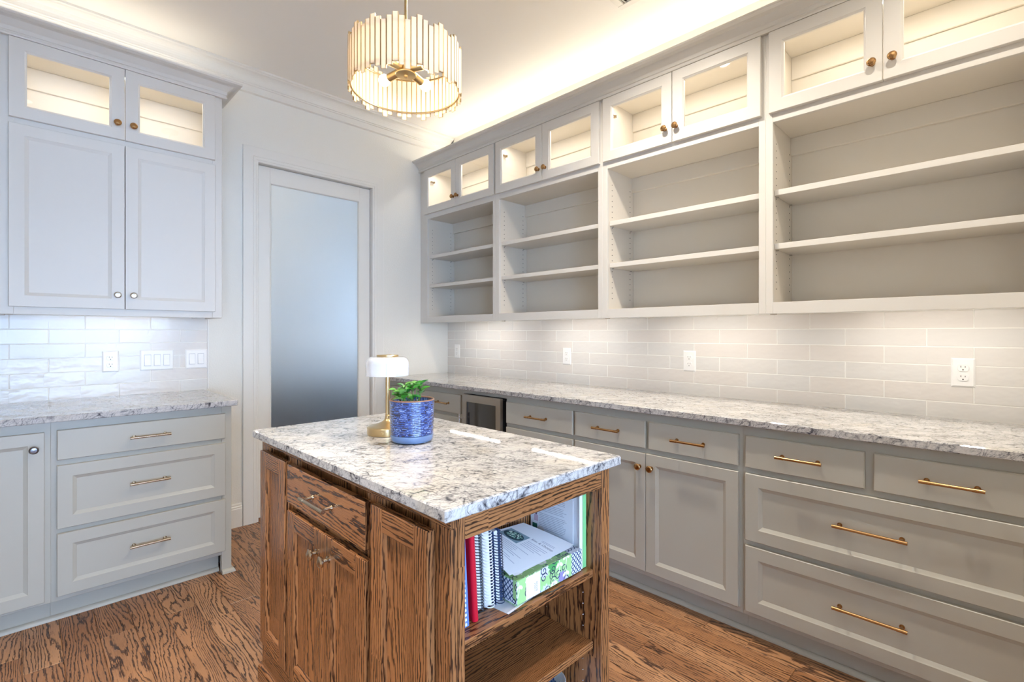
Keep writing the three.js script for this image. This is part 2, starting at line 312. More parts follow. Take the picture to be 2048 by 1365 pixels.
// backsplash tiles
const TP = 0.2915, TH = 0.0757, ROWS = [0.905, 0.981, 1.057, 1.133, 1.2095, 1.286];
function splash(wall, R, a0, a1, odd0) {   // a runs along the wall; odd0 = a joint of the top row
  const place = (a, y) => R ? [-0.0035, y, a] : [a, y, 0.0035];
  part(wall, 'grout', R ? box(-0.0086, -0.0002, 0.9, 1.385, a0, a1) : box(a0, a1, 0.9, 1.385, 0.0002, 0.0086), M.grout);
  const full = [0, 1, 2, 3].map((i) => cb(-TP / 2 + 0.0012, TP / 2 - 0.0012, 0.0012, TH - 0.0012, 0, 0.0062, 0.0016, { ou: i * 1.37, ov: i * 0.71 }));
  ROWS.forEach((y, r) => {
    const off = odd0 + ((5 - r) % 2 ? TP / 2 : 0);
    for (let k = Math.floor((a0 - off) / TP) - 1; off + k * TP < a1; k++) {
      const s = Math.max(a0, off + k * TP), e = Math.min(a1, off + (k + 1) * TP); if (e - s < 0.012) continue;
      const whole = e - s > TP - 1e-6, h = TH, mt = [M.tile, M.tileB, M.tileC][Math.floor(rnd() * 3)];
      const g = whole ? full[Math.floor(rnd() * 4)] : cb(-(e - s) / 2 + 0.0012, (e - s) / 2 - 0.0012, 0.0012, h - 0.0012, 0, 0.0062, 0.0016, { ou: rr(0, 5), ov: rr(0, 5) });
      part(wall, 'tile', g, mt, place((s + e) / 2, y), [rr(-0.004, 0.004), (R ? RT : 0) + rr(-0.0016, 0.0016), rr(-0.001, 0.001)]);
    }
  });
}
splash(wallRight, true, 0.001, 3.69, 2.5835 - TP * 8);
splash(wallBack, false, XL + 0.001, -1.8985, -1.897 - TP * 6);
part(wallBack, 'edge_trim', cb(-1.8975, -1.8925, 0.915, 1.354, 0, 0.011, 0.001), M.plate, null).userData.label = 'white metal trim closing the tiles';

// ───────────────────────── wall cabinets ─────────────────────────
const YB = 1.354, Y1 = 1.406, Y2 = 2.226, Y3 = 2.264, Y4 = 2.632, YT = 2.648;
const holes = (list) => merge(list.map(([x, y, z]) => new THREE.CylinderGeometry(0.0027, 0.0027, 0.0012, 8).rotateZ(Math.PI / 2).translate(x, y, z)));
const pinGeo = new THREE.CylinderGeometry(0.003, 0.003, 0.012, 8).rotateZ(Math.PI / 2);
const hinge = merge([cb(-0.006, 0.006, -0.0055, 0.0055, 0, 0.03, 0.001), at(cb(-0.009, 0.009, -0.008, 0.008, -0.012, 0.0, 0.001), 0, 0, 0)]);
function interior(g, u0, u1, y0, y1, D, lit) {   // the lit compartment behind the glass doors
  part(g, 'light_strip', cb(u0 + 0.05, u1 - 0.05, y1 - 0.009, y1 - 0.001, D - 0.052, D - 0.034, 0.001), glow(WARM, 2.0));
}
function glassDoor(g, name, u0, u1, D, knobU, mat) {
  const d = part(g, name, frontGeo(u1 - u0, Y4 - Y3, 0.019, { kind: 'glass', frame: 0.056, bevel: 0.006, depth: 0.006 }), mat, [u0, Y3, D]);
  part(d, 'pane', box(0.052, u1 - u0 - 0.052, 0.052, Y4 - Y3 - 0.052, 0.006, 0.009), M.pane);
  part(d, 'knob', knobGeo, M.brass, [knobU - u0, 2.340 - Y3, 0.019]);
}
// the four open shelf cabinets on the right wall
function shelfCabinet(label, U0, U1, O0, O1, doors, knobs) {
  const g = thing('wall_cabinet', label, 'cabinet', [0, YB, U0], RT, 'shelf cabinets along the right wall'), D = 0.299, u = (v) => v - U0, y = (v) => v - YB;
  const B = (a, b, c, d, e, f, ch) => cb(u(a), u(b), y(c), y(d), e, f, ch);
  part(g, 'face_frame', merge([B(U0, O0, YB, YT, 0.28, D), B(O1, U1, YB, YT, 0.28, D), B(O0, O1, YB, Y1, 0.28, D, 0.0008), B(O0, O1, Y2, Y3 + 0.012, 0.28, D, 0.0008), B(O0, O1, Y4 - 0.03, YT, 0.28, D, 0.0008)]), M.upper);
  part(g, 'side_panel', B(O0 - 0.019, O0 - 0.003, YB + 0.012, YT, 0.004, 0.28), M.inside);
  part(g, 'side_panel', B(O1 + 0.003, O1 + 0.019, YB + 0.012, YT, 0.004, 0.28), M.inside);
  part(g, 'back_panel', B(O0 - 0.003, O1 + 0.003, Y1 - 0.018, YT - 0.02, 0.001, 0.012), M.inside);
  part(g, 'bottom_panel', B(O0 - 0.003, O1 + 0.003, Y1 - 0.02, Y1 - 0.002, 0.012, 0.28), M.inside);
  part(g, 'middle_panel', B(O0 - 0.003, O1 + 0.003, Y2 + 0.002, Y2 + 0.02, 0.012, 0.28), M.inside);
  part(g, 'top_panel', B(O0 - 0.003, O1 + 0.003, YT - 0.02, YT - 0.002, 0.001, 0.28), M.inside);
  part(g, 'hanging_rail', B(O0 - 0.003, O1 + 0.003, Y2 - 0.085, Y2 + 0.002, 0.012, 0.030, 0.002), M.inside);
  part(g, 'hanging_rail', B(O0 - 0.003, O1 + 0.003, YT - 0.13, YT - 0.02, 0.012, 0.022, 0.003), M.inside);
  for (const t of [1.922, 1.676]) part(g, 'shelf', B(O0 - 0.001, O1 + 0.001, t - 0.026, t, 0.014, 0.274, 0.0012), M.upper);
  const hs = []; for (let k = 0; k < 22; k++) for (const z of [0.05, 0.245]) hs.push([u(O0) - 0.0026, y(1.47 + k * 0.032), z]);
  const h = part(g, 'pin_holes', holes(hs), M.dark); h.userData.kind = 'stuff';
  for (const t of [1.922, 1.676]) for (const z of [0.05, 0.245]) part(g, 'shelf_pin', pinGeo, M.nickel, [u(O0) + 0.003, y(t - 0.0292), z]);
  const [a, b, c] = doors;
  for (const [p, q, k] of [[a, b - 0.0015, knobs[0]], [b + 0.0015, c, knobs[1]]]) {
    const d = part(g, 'glass_door', frontGeo(q - p, Y4 - Y3, 0.019, { kind: 'glass', frame: 0.056, bevel: 0.006, depth: 0.006 }), M.upper, [u(p), y(Y3), D]);
    part(d, 'pane', box(0.052, q - p - 0.052, 0.052, Y4 - Y3 - 0.052, 0.006, 0.009), M.pane);
    part(d, 'knob', knobGeo, M.brass, [k - p, 2.340 - Y3, 0.019]);
  }
  part(g, 'hinge', hinge, M.champagne, [u(O0) + 0.012, y(2.545), 0.245]);
  part(g, 'light_strip', B(O0 + 0.04, O1 - 0.04, YT - 0.031, YT - 0.0205, 0.225, 0.255), glow(CREAM, 1.5));
  strip(-0.238, YT - 0.034, (O0 + O1) / 2, 0.02, O1 - O0 - 0.1, CREAM, L.glass, [-Math.PI / 2, 0, 0]);
  return g;
}
shelfCabinet('narrowest grey-white wall cabinet with two open shelves, tight in the corner by the door', 0.001, 0.949, 0.102, 0.915, [0.073, 0.504, 0.944], [0.478, 0.532]);
shelfCabinet('grey-white open shelf wall cabinet, second from the corner, over the wine cooler end', 0.949, 1.871, 0.983, 1.838, [0.961, 1.409, 1.856], [1.380, 1.438]);
shelfCabinet('grey-white open shelf wall cabinet, third from the corner, above the paired base doors', 1.871, 2.770, 1.904, 2.739, [1.884, 2.317, 2.753], [2.280, 2.341]);
shelfCabinet('nearest grey-white open shelf wall cabinet, large in view and cut by the picture edge', 2.770, 3.690, 2.800, 3.656, [2.787, 3.207, 3.668], [3.173, 3.239]);
// the closed cabinets on the left
function closedCabinet(label, U0, U1, knobs) {
  const g = thing('wall_cabinet', label, 'cabinet', [U0, YB, 0], 0), D = 0.3155, u = (v) => v - U0, y = (v) => v - YB, O0 = U0 + 0.05, O1 = U1 - 0.05, mid = (U0 + U1) / 2;
  const B = (a, b, c, d, e, f, ch) => cb(u(a), u(b), y(c), y(d), e, f, ch);
  part(g, 'face_frame', merge([B(U0, O0, YB, YT, 0.297, D), B(O1, U1, YB, YT, 0.297, D), B(O0, O1, YB, 1.402, 0.297, D, 0.0008), B(O0, O1, Y2, Y3 + 0.02, 0.297, D, 0.0008), B(O0, O1, Y4 - 0.03, YT, 0.297, D, 0.0008)]), M.upper);
  part(g, 'side_panel', B(U0, U0 + 0.016, YB, YT, 0.001, 0.297), M.upper);
  part(g, 'side_panel', B(U1 - 0.016, U1, YB, YT, 0.001, 0.297), M.upper);
  part(g, 'back_panel', B(U0 + 0.016, U1 - 0.016, 1.38, YT - 0.02, 0.001, 0.012), M.inside);
  part(g, 'bottom_panel', B(U0 + 0.016, U1 - 0.016, 1.37, 1.388, 0.012, 0.297), M.inside);
  part(g, 'middle_panel', B(U0 + 0.016, U1 - 0.016, Y2 + 0.01, Y3 + 0.0, 0.012, 0.297), M.inside);
  part(g, 'top_panel', B(U0 + 0.016, U1 - 0.016, YT - 0.02, YT - 0.002, 0.001, 0.297), M.inside);
  part(g, 'hanging_rail', B(U0 + 0.016, U1 - 0.016, YT - 0.13, YT - 0.02, 0.012, 0.022, 0.003), M.inside);
  const a = U0 + 0.033, c = U1 - 0.0385, b = knobs.mid;
  for (const [p, q, k] of [[a, b - 0.0015, knobs.l], [b + 0.0015, c, knobs.r]]) {
    const d = part(g, 'glass_door', frontGeo(q - p, Y4 - Y3, 0.019, { kind: 'glass', frame: 0.055, bevel: 0.006, depth: 0.006 }), M.upper, [u(p), y(Y3), D]);
    part(d, 'pane', box(0.052, q - p - 0.052, 0.052, Y4 - Y3 - 0.052, 0.006, 0.009), M.pane);
    part(d, 'knob', knobGeo, M.brass, [k - p, 2.342 - Y3, 0.019]).userData.label = 'brass knob';
    const e = part(g, 'door', frontGeo(q - p, 2.236 - 1.389, 0.019, { frame: 0.056 }), M.upper, [u(p), y(1.389), D]);
    part(e, 'knob', knobGeo, M.nickel, [k - p, 1.461 - 1.389, 0.019]).userData.label = 'silver knob';
  }
  part(g, 'light_strip', B(O0 + 0.0, O1 - 0.0, YT - 0.031, YT - 0.0205, 0.24, 0.27), glow(CREAM, 1.5));
  strip((O0 + O1) / 2, YT - 0.034, 0.255, O1 - O0 - 0.06, 0.02, CREAM, L.glass * 0.85, [-Math.PI / 2, 0, 0]);
}
closedCabinet('tall grey-white closed wall cabinet with lit glass doors, left of the frosted door', -2.802, -1.895, { mid: -2.346, l: -2.378, r: -2.312 });
closedCabinet('outermost closed wall cabinet on the left, only its edge stile in view', XL + 0.001, -2.802, { mid: -3.2, l: -3.235, r: -3.165 });
{ // cornices on the cabinets
  const cove = []; for (let i = 0; i <= 7; i++) { const t = i / 7 * Math.PI / 2; cove.push([0.022 + 0.05 * (1 - Math.cos(t)), 2.667 + 0.036 * Math.sin(t)]); }
  const prof = [[0, 2.6335], [0.020, 2.6335], [0.0215, 2.637], [0.0215, 2.643], [0.018, 2.646], [0.018, 2.652], [0.022, 2.655], [0.022, 2.660], ...cove, [0.079, 2.706], [0.086, 2.709], [0.086, 2.720], [0.070, 2.720], [0.0, 2.650]];
  struct('trim_3', moulding(prof, [[-0.299, 3.69], [-0.299, 0.001]].reverse().map((p) => p), { grain: 'z' }).scale(1, 1, 1), M.upper);
  struct('trim_4', moulding(prof, [[XL + 0.001, 0.3155], [-1.895, 0.3155], [-1.895, 0.001]], { grain: 'x' }), M.upper);
}
// cove lights on top, strips under the cabinets
function led(name, label, geo, k, c) { const o = sh(new THREE.Mesh(geo, glow(c, k))); o.name = numbered(name); o.userData = { label, category: 'light' }; scene.add(o); return o; }
led('cove_light', 'warm light strip lying on top of the right wall cabinets', cb(-0.135, -0.115, YT, 2.660, 0.03, 3.66), 1.2, SOFT);
strip(-0.125, 2.663, 1.845, 0.02, 3.6, SOFT, L.cove, [Math.PI / 2, 0, 0]);
led('cove_light', 'warm light strip lying on top of the left wall cabinets', cb(-3.55, -1.95, YT, 2.660, 0.115, 0.135), 1.2, SOFT);
strip(-2.75, 2.663, 0.125, 1.58, 0.02, SOFT, L.coveLeft, [Math.PI / 2, 0, 0]);
function underLight(R, a0, a1, label) {
  const d = 0.235, p = R ? [-d, 1.3635, (a0 + a1) / 2] : [(a0 + a1) / 2, 1.3635, d], l = a1 - a0;
  const t = thing('under_cabinet_light', label, 'light', p, R ? RT : 0);
  part(t, 'housing', cb(-l / 2 - 0.03, l / 2 + 0.03, 0.004, R ? 0.0222 : 0.0062, -0.014, 0.014, 0.002), M.plate);
  part(t, 'lamp_diffuser', cb(-l / 2, l / 2, -0.003, 0.004, -0.010, 0.010, 0.002), glow(NEUTRAL, 7));
  part(t, 'connector', cb(l / 2 + 0.03, l / 2 + 0.055, -0.012, 0.006, -0.008, 0.008, 0.001), M.steel);
  strip(p[0], 1.3595, p[2], R ? 0.018 : l, R ? l : 0.018, NEUTRAL, L.under * (R ? 1 : 0.13), [-Math.PI / 2, 0, 0]);
}
underLight(true, 0.34, 0.92, 'slim light strip under the wall cabinet in the corner');
underLight(true, 1.25, 1.82, 'slim light strip under the second shelf cabinet from the corner');
underLight(true, 2.16, 2.74, 'slim light strip under the third shelf cabinet from the corner');
underLight(true, 3.06, 3.62, 'slim light strip under the nearest shelf cabinet');
underLight(false, -2.66, -2.06, 'slim light strip under the closed wall cabinet on the left');

// ───────────────────────── base cabinets and worktops ─────────────────────────
// fronts: [kind, u0, u1, y0, y1, hardware]
function baseCabinet(label, R, U0, U1, DF, fronts, { metal = M.brass, opening, foot, frames, toe = true } = {}) {
  const g = thing('base_cabinet', label, 'cabinet', R ? [0, 0, U0] : [U0, 0, 0], R ? RT : 0), u = (v) => v - U0, D = DF - 0.019;
  const B = (a, b, c, d, e, f, ch) => cb(u(a), u(b), c, d, e, f, ch), o = opening;
  if (!o) part(g, 'face_frame', B(U0, foot ? U1 - 0.0465 : U1, 0.10, 0.884, D - 0.02, D, 0.001), M.lower);
  else part(g, 'face_frame', merge([B(U0, o[0], 0.10, 0.884, D - 0.02, D, 0.001), B(o[1], U1, 0.10, 0.884, D - 0.02, D, 0.001), B(o[0], o[1], o[3], 0.884, D - 0.02, D, 0.001), B(o[0], o[1], 0.02, o[2], D - 0.02, D, 0.001)]), M.lower);
  part(g, 'carcass', o ? merge([B(U0, o[0], 0.1, 0.884, 0.001, D - 0.02), B(o[1], U1, 0.1, 0.884, 0.001, D - 0.02)]) : B(U0, foot ? U1 - 0.021 : U1, 0.1, 0.884, 0.001, D - 0.0305), M.lower);
  if (toe) {
    const e = foot ? U1 - 0.046 : U1;
    part(g, 'toe_kick', B(U0, e, 0.0, 0.10, D - 0.075, D - 0.060), M.lower);
    const q = []; for (let i = 0; i <= 5; i++) { const t = i / 5 * Math.PI / 2; q.push([0.017 * Math.sin(t), 0.019 * Math.cos(t)]); }
    part(g, 'shoe_moulding', moulding([[0, 0], [0, 0.019], ...q.slice(1), [0.017, 0]].reverse().reverse(), [[u(U0), D - 0.060], [u(e), D - 0.060]].reverse().reverse(), { grain: 'x' }), M.lower);
  }
  if (foot) {
    part(g, 'end_panel', merge([B(U1 - 0.046, U1, 0, 0.884, D - 0.03, D, 0.001), B(U1 - 0.02, U1, 0, 0.884, 0.001, D - 0.03, 0.001)]), M.lower);
    const q = [[0, 0], [0.017, 0], [0.017, 0.002], [0.015, 0.010], [0.011, 0.016], [0.004, 0.0205], [0, 0.021]];
    part(g, 'foot_moulding', moulding(q.map((p) => p), [[u(U1) - 0.046, D], [u(U1), D], [u(U1), 0.02]], { grain: 'x' }), M.lower);
  }
  for (const [kind, a, b, y0, y1, hw, hx] of fronts) {
    const slab = kind === 'slab', door = kind === 'door';
    const f = part(g, door ? 'door' : 'drawer', frontGeo(b - a, y1 - y0, 0.019, slab ? { kind: 'slab', c: 0.003 } : { frame: 0.054, bevel: 0.011 }), M.lower, [u(a), y0, D]);
    if (hw === 'knob') part(f, 'knob', knobGeo, metal, [hx[0] - a, hx[1] - y0, 0.019]);
    else if (hw) part(f, 'handle', PULL[hw], metal, [hx ? hx[0] - a : (b - a) / 2, (hx ? hx[1] - y0 : (y1 - y0) / 2), slab ? 0.019 : 0.011]);
  }
  return g;
}
const DR = 0.614, yT = [0.714, 0.844];
baseCabinet('grey-green base cabinet in the corner, half hidden behind the blue flowerpot', true, 0.001, 0.955, DR, [['slab', 0.036, 0.934, ...yT, 's', [0.745, 0.779]], ['door', 0.036, 0.484, 0.126, 0.690], ['door', 0.487, 0.934, 0.126, 0.690]]);
struct('trim_5', merge([cb(-DR + 0.019, -DR + 0.039, 0.860, 0.884, 0.9555, 1.3655, 0.001), cb(-DR + 0.079, -DR + 0.094, 0, 0.012, 0.9555, 1.3655, 0.001)]), M.lower);
baseCabinet('long grey-green base cabinet with three drawers over doors, behind the island', true, 1.366, 2.778, DR, [
  ['slab', 1.378, 1.894, ...yT, 's', [1.645, 0.777]], ['slab', 1.910, 2.333, ...yT, 's', [2.122, 0.779]], ['slab', 2.349, 2.764, ...yT, 's', [2.556, 0.779]],
  ['door', 1.378, 1.894, 0.126, 0.690], ['door', 1.910, 2.333, 0.126, 0.690, 'knob', [2.303, 0.625]], ['door', 2.336, 2.764, 0.126, 0.690, 'knob', [2.366, 0.625]]]);
baseCabinet('wide grey-green drawer cabinet nearest the camera, two small drawers above two deep ones', true, 2.778, 3.690, DR, [
  ['slab', 2.792, 3.198, ...yT, 's', [2.993, 0.781]], ['slab', 3.224, 3.652, ...yT, 's', [3.428, 0.781]],
  ['drawer', 2.792, 3.652, 0.416, 0.690, 'l', [3.212, 0.565]], ['drawer', 2.792, 3.652, 0.123, 0.394, 'l', [3.212, 0.268]]]);
const DL = 0.661;
baseCabinet('grey-green base cabinet with three drawers, ending beside the frosted door', false, -2.637, -1.934, DL, [
  ['slab', -2.6176, -1.9667, ...yT, 's', [-2.290, 0.778]], ['drawer', -2.6176, -1.9667, 0.416, 0.690, 's', [-2.290, 0.5605]], ['drawer', -2.6176, -1.9667, 0.123, 0.394, 's', [-2.290, 0.267]]], { metal: M.champagne, foot: true });
baseCabinet('grey-green base cabinet with tall plain doors, at the left picture edge', false, XL + 0.001, -2.637, DL, [['door', -3.10, -2.657, 0.115, 0.841, 'knob', [-2.690, 0.774]], ['door', -3.55, -3.103, 0.115, 0.841, 'knob', [-3.14, 0.774]]], { metal: M.pewter });
{ // worktops: slabs with softened edges
  const slab = (name, label, x0, x1, z0, z1, y0, ov) => { const o = sh(new THREE.Mesh(cb(x0, x1, y0, 0.914, z0, z1, 0.003, { grain: 'z', ou: ov, ov: ov * 1.7 }), M.granite)); o.name = numbered(name); o.userData = { label, category: 'worktop' }; scene.add(o); return o; };
  slab('worktop', 'long speckled white granite worktop along the right wall, under the shelves', -0.6335, -0.0001, 0.0005, 3.70, 0.885, 0.37);
  slab('worktop', 'short white granite worktop on the left, under the closed wall cabinet', XL + 0.0005, -1.917, 0.0005, 0.6965, 0.885, 0.83);
  slab('island_worktop', 'white granite slab with grey veins carrying the lamp and plant', -2.132, -1.505, 1.624, 2.774, 0.8872, 0.11);
}
{ // wine cooler in the gap of the long base cabinet
  const z0 = 0.977, z1 = 1.358, g = thing('wine_cooler', 'stainless steel wine cooler with dark glass door under the right worktop', 'cooler', [0, 0, z0], RT), w = z1 - z0, D = 0.600;
  part(g, 'body', cb(0, w, 0.012, 0.852, 0.02, D - 0.02, 0.002), M.dark);
  const d = part(g, 'door', cb(0.004, w - 0.012, 0.10, 0.846, D - 0.02, D + 0.012, 0.002), M.dark);
  const o0 = [0, 0.10], o1 = [w - 0.01, 0.858], i0 = [0.044, 0.16], i1 = [w - 0.052, 0.812], zf = D + 0.034, zb = D + 0.012;
  const q = (a, b, c, e) => { const P = (p, z) => [p[0], p[1], z], m = [(a[0] + c[0]) / 2, (a[1] + c[1]) / 2, (zf + zb) / 2]; return polys([[a, b, c, e].map((p) => P(p, zf)), [a, b, c, e].map((p) => P(p, zb)).reverse(), [P(a, zb), P(b, zb), P(b, zf), P(a, zf)], [P(c, zb), P(e, zb), P(e, zf), P(c, zf)], [P(b, zb), P(c, zb), P(c, zf), P(b, zf)], [P(e, zb), P(a, zb), P(a, zf), P(e, zf)]], { center: m }); };
  const A = o0, B_ = [o1[0], o0[1]], C_ = o1, E_ = [o0[0], o1[1]], a = i0, b = [i1[0], i0[1]], c = i1, e = [i0[0], i1[1]];
  for (const [p, r, s, t] of [[A, B_, b, a], [B_, C_, c, b], [C_, E_, e, c], [E_, A, a, e]]) part(d, 'door_frame', q(p, r, s, t), M.steel);
  part(d, 'door_glass', cb(i0[0], i1[0], i0[1], i1[1], zb, zb + 0.014, 0.001), M.cooler);
  part(d, 'handle', merge([new THREE.CylinderGeometry(0.007, 0.007, 0.46, 16).translate(0.012, 0.50, zf + 0.034), new THREE.CylinderGeometry(0.006, 0.006, 0.034, 12).rotateX(Math.PI / 2).translate(0.012, 0.70, zf + 0.017), new THREE.CylinderGeometry(0.006, 0.006, 0.034, 12).rotateX(Math.PI / 2).translate(0.012, 0.30, zf + 0.017)]), M.nickel);
}

// ───────────────────────── island ─────────────────────────
const ISL = thing('kitchen_island', 'stained oak kitchen island with panelled doors and an open book shelf end', 'island', [-1.82, 0, 2.2]);
{
  const ox = -1.82, oz = 2.2;
  const strips = 6, SW = 0.16;
  // wood board: grain axis, which strip of the texture (0-3 cathedral, 4-5 straight)
  const wood = (x0, x1, y0, y1, z0, z1, grain, k = 4, c = 0.0015) => {
    const g = cb(x0, x1, y0, y1, z0, z1, c, { grain }), uv = g.attributes.uv; let lo = 1e9, hi = -1e9;
    g.computeBoundingBox();
    for (let i = 0; i < uv.count; i++) { lo = Math.min(lo, uv.getX(i)); hi = Math.max(hi, uv.getX(i)); }
    const ov = rr(0, 0.96); g.computeBoundingBox();
    // every face starts inside its own strip
    for (let i = 0; i < uv.count; i += 3) { const m = Math.min(uv.getX(i), uv.getX(i + 1), uv.getX(i + 2)); }
    const n = g.attributes.normal, p = g.attributes.position, cen = [(x0 + x1) / 2, (y0 + y1) / 2, (z0 + z1) / 2];
    for (let i = 0; i < uv.count; i++) {
      const ax = [Math.abs(n.getX(i)), Math.abs(n.getY(i)), Math.abs(n.getZ(i))], d = ax.indexOf(Math.max(...ax)), gi = 'xyz'.indexOf(grain), rest = [0, 1, 2].filter((t) => t !== d), vi = rest.includes(gi) ? gi : rest[1], ui = rest.find((t) => t !== vi), pp = [p.getX(i), p.getY(i), p.getZ(i)];
      uv.setXY(i, (k + 0.5) * SW + pp[ui] - cen[ui], pp[vi] + ov);
    }
    return g.translate(-ox, 0, -oz);
  };
  const W_ = (name, ...a) => part(ISL, name, wood(...a), M.oak);
  const XF = -2.10, ZF_ = 2.75;
  // carcass
  W_('face_frame', XF, XF + 0.02, 0.86, 0.887, 1.65, ZF_ - 0.001, 'z', 0);
  W_('face_frame', XF, XF + 0.02, 0.06, 0.20, 1.65, ZF_ - 0.001, 'z', 1);
  W_('face_frame', XF, XF + 0.0195, 0.20, 0.86, 1.65, 1.700, 'y', 4);
  W_('face_frame', XF, XF + 0.0195, 0.20, 0.86, 1.88, 1.945, 'y', 5);
  W_('face_frame', XF, XF + 0.0195, 0.20, 0.86, 2.405, 2.480, 'y', 4);
  W_('face_frame', XF, XF + 0.0195, 0.20, 0.86, 2.675, ZF_ - 0.001, 'y', 5);
  W_('face_frame', XF, XF + 0.019, 0.685, 0.735, 1.945, 2.405, 'z', 2);
  W_('inner_panel', XF + 0.02, XF + 0.03, 0.06, 0.88, 1.66, 2.49, 'y', 0);
  W_('back_panel', -2.07, -1.568, 0.06, 0.887, 2.488, 2.500, 'y', 4);
  W_('end_panel', XF, -1.53, 0.0, 0.887, 1.63, 1.65, 'y', 1);
  W_('side_panel', -1.568, -1.53, 0.0, 0.887, 1.65, 2.73, 'y', 5);
  W_('side_panel', -2.08, -2.06, 0.06, 0.887, 2.50, 2.73, 'y', 4);
  // open end
  W_('post', XF + 0.0202, -2.0615, 0.0, 0.8865, 2.7302, ZF_, 'y', 4);
  W_('post', -1.568, -1.529, 0.0, 0.8865, 2.7302, ZF_, 'y', 5);
  W_('rail', -2.0615, -1.568, 0.829, 0.8865, 2.7302, ZF_, 'x', 4);
  W_('rail', -2.0615, -1.568, 0.0, 0.11, 2.7302, ZF_, 'x', 5);
  for (const [y, k] of [[0.591, 2], [0.386, 0]]) W_('shelf', -2.0600, -1.568, y - 0.0215, y, 2.501, 2.7215, 'x', k);
  W_('bottom_panel', -2.06, -1.568, 0.09, 0.112, 2.501, 2.7300, 'x', 1);
  const hs = []; for (let k = 0; k < 20; k++) for (const z of [2.545, 2.685]) hs.push(new THREE.SphereGeometry(0.0022, 8, 6).translate(-1.568 - ox, 0.16 + k * 0.032, z - oz));
  const h = part(ISL, 'pin_holes', merge(hs), M.nickel); h.userData.kind = 'stuff'; h.userData.label = 'column of small pin holes with metal sleeves';
  // base moulding on the long side
  const q = [[0.0, 0.0], [0.016, 0.0], [0.016, 0.045], [0.013, 0.056], [0.006, 0.064], [0.0, 0.066]];
  { const gm = moulding(q, [[XF, 1.63], [XF, ZF_]], { grain: 'z' }); const uv = gm.attributes.uv; for (let i = 0; i < uv.count; i++) uv.setX(i, 0.7 + (uv.getX(i) % 0.1)); part(ISL, 'base_moulding', gm.translate(-ox, 0, -oz), M.oak); }
  // doors: frame and panel, each board its own
  function panelDoor(z0, z1, y0, y1, ks, knob) {
    const d = new THREE.Group(); d.name = numbered('door'); ISL.add(d);
    const x1 = XF - 0.0004, x0 = x1 - 0.02, f = 0.055;
    const Pz = (n, ...a) => part(d, n, wood(...a), M.oak);
    Pz('stile', x0, x1, y0, y1, z0, z0 + f, 'y', ks[0], 0.002); Pz('stile', x0, x1, y0, y1, z1 - f, z1, 'y', ks[1], 0.002);
    Pz('rail', x0, x1, y1 - f, y1, z0 + f, z1 - f, 'z', ks[2], 0.0012); Pz('rail', x0, x1, y0, y0 + f, z0 + f, z1 - f, 'z', ks[3], 0.0012);
    Pz('panel', x0 + 0.010, x1 - 0.003, y0 + f - 0.006, y1 - f + 0.006, z0 + f - 0.006, z1 - f + 0.006, 'y', ks[4]);
    // sloped inner edge
    const bev = [[0, x0 + 0.002], [0.008, x0 + 0.0102], [0, x0 + 0.0102]];
    const gm = moulding(bev, [[z0 + f, y0 + f], [z1 - f, y0 + f], [z1 - f, y1 - f], [z0 + f, y1 - f]], { closed: true, map: (a, hgt, b) => [hgt, b, a], grain: 'y' });
    const uv = gm.attributes.uv; for (let i = 0; i < uv.count; i++) uv.setX(i, 0.68 + (Math.abs(uv.getX(i)) % 0.05));
    part(d, 'bead', gm.translate(-ox, 0, -oz), M.oak);
    if (knob) part(d, 'knob', knobGeo, M.champagne, [x0 - ox, knob[1], knob[0] - oz], [0, RT, 0]);
  }
  panelDoor(1.670, 1.899, 0.163, 0.847, [4, 5, 0, 3, 0]);
  panelDoor(1.922, 2.1815, 0.163, 0.697, [4, 4, 3, 1, 1], [2.150, 0.632]);
  panelDoor(2.184, 2.430, 0.163, 0.697, [5, 4, 2, 0, 0], [2.222, 0.634]);
  panelDoor(2.456, 2.697, 0.163, 0.847, [5, 4, 3, 1, 3]);
  const x1 = XF - 0.0004, d = part(ISL, 'drawer', wood(x1 - 0.02, x1, 0.722, 0.844, 1.922, 2.428, 'z', 2, 0.002), M.oak);
  part(d, 'handle', PULL.s, M.champagne, [x1 - 0.02 - ox, 0.784, 2.182 - oz], [0, RT, 0]);
}

// ───────────────────────── outlets and switches ─────────────────────────
function outlet(label, R, a, y) {
  const g = thing('outlet', label, 'outlet', R ? [-0.0098, y - 0.059, a] : [a, y - 0.059, 0.0098], R ? RT : 0);
  plate(g, 0.074);
  for (const dy of [0.0195, -0.0195]) {
    const s = new THREE.Shape(); s.absarc(0, 0, 0.0172, -0.95, 0.95 + 0, false); s.absarc(0, 0, 0.0172, Math.PI - 0.95, Math.PI + 0.95, false); s.closePath();
    const r = part(g, 'socket', new THREE.ExtrudeGeometry(s, { depth: 0.0022, bevelSize: 0.0006, bevelThickness: 0.0006, bevelSegments: 1 }), M.plate, [0, 0.059 + dy, 0.0062]);
    part(r, 'slot', merge([box(-0.0075, -0.0055, 0.001, 0.0085, 0.0022, 0.0031), box(0.0055, 0.0075, 0.001, 0.0075, 0.0022, 0.0031), new THREE.CylinderGeometry(0.0026, 0.0026, 0.001, 10).rotateX(Math.PI / 2).translate(0, -0.0075, 0.0026)]), std({ color: 0x55524d, roughness: 0.8 }));
  }
  return g;
}
function plate(g, w) { part(g, 'cover_plate', frustum(w, 0.118, 0.0058, 0.006), M.plate); }
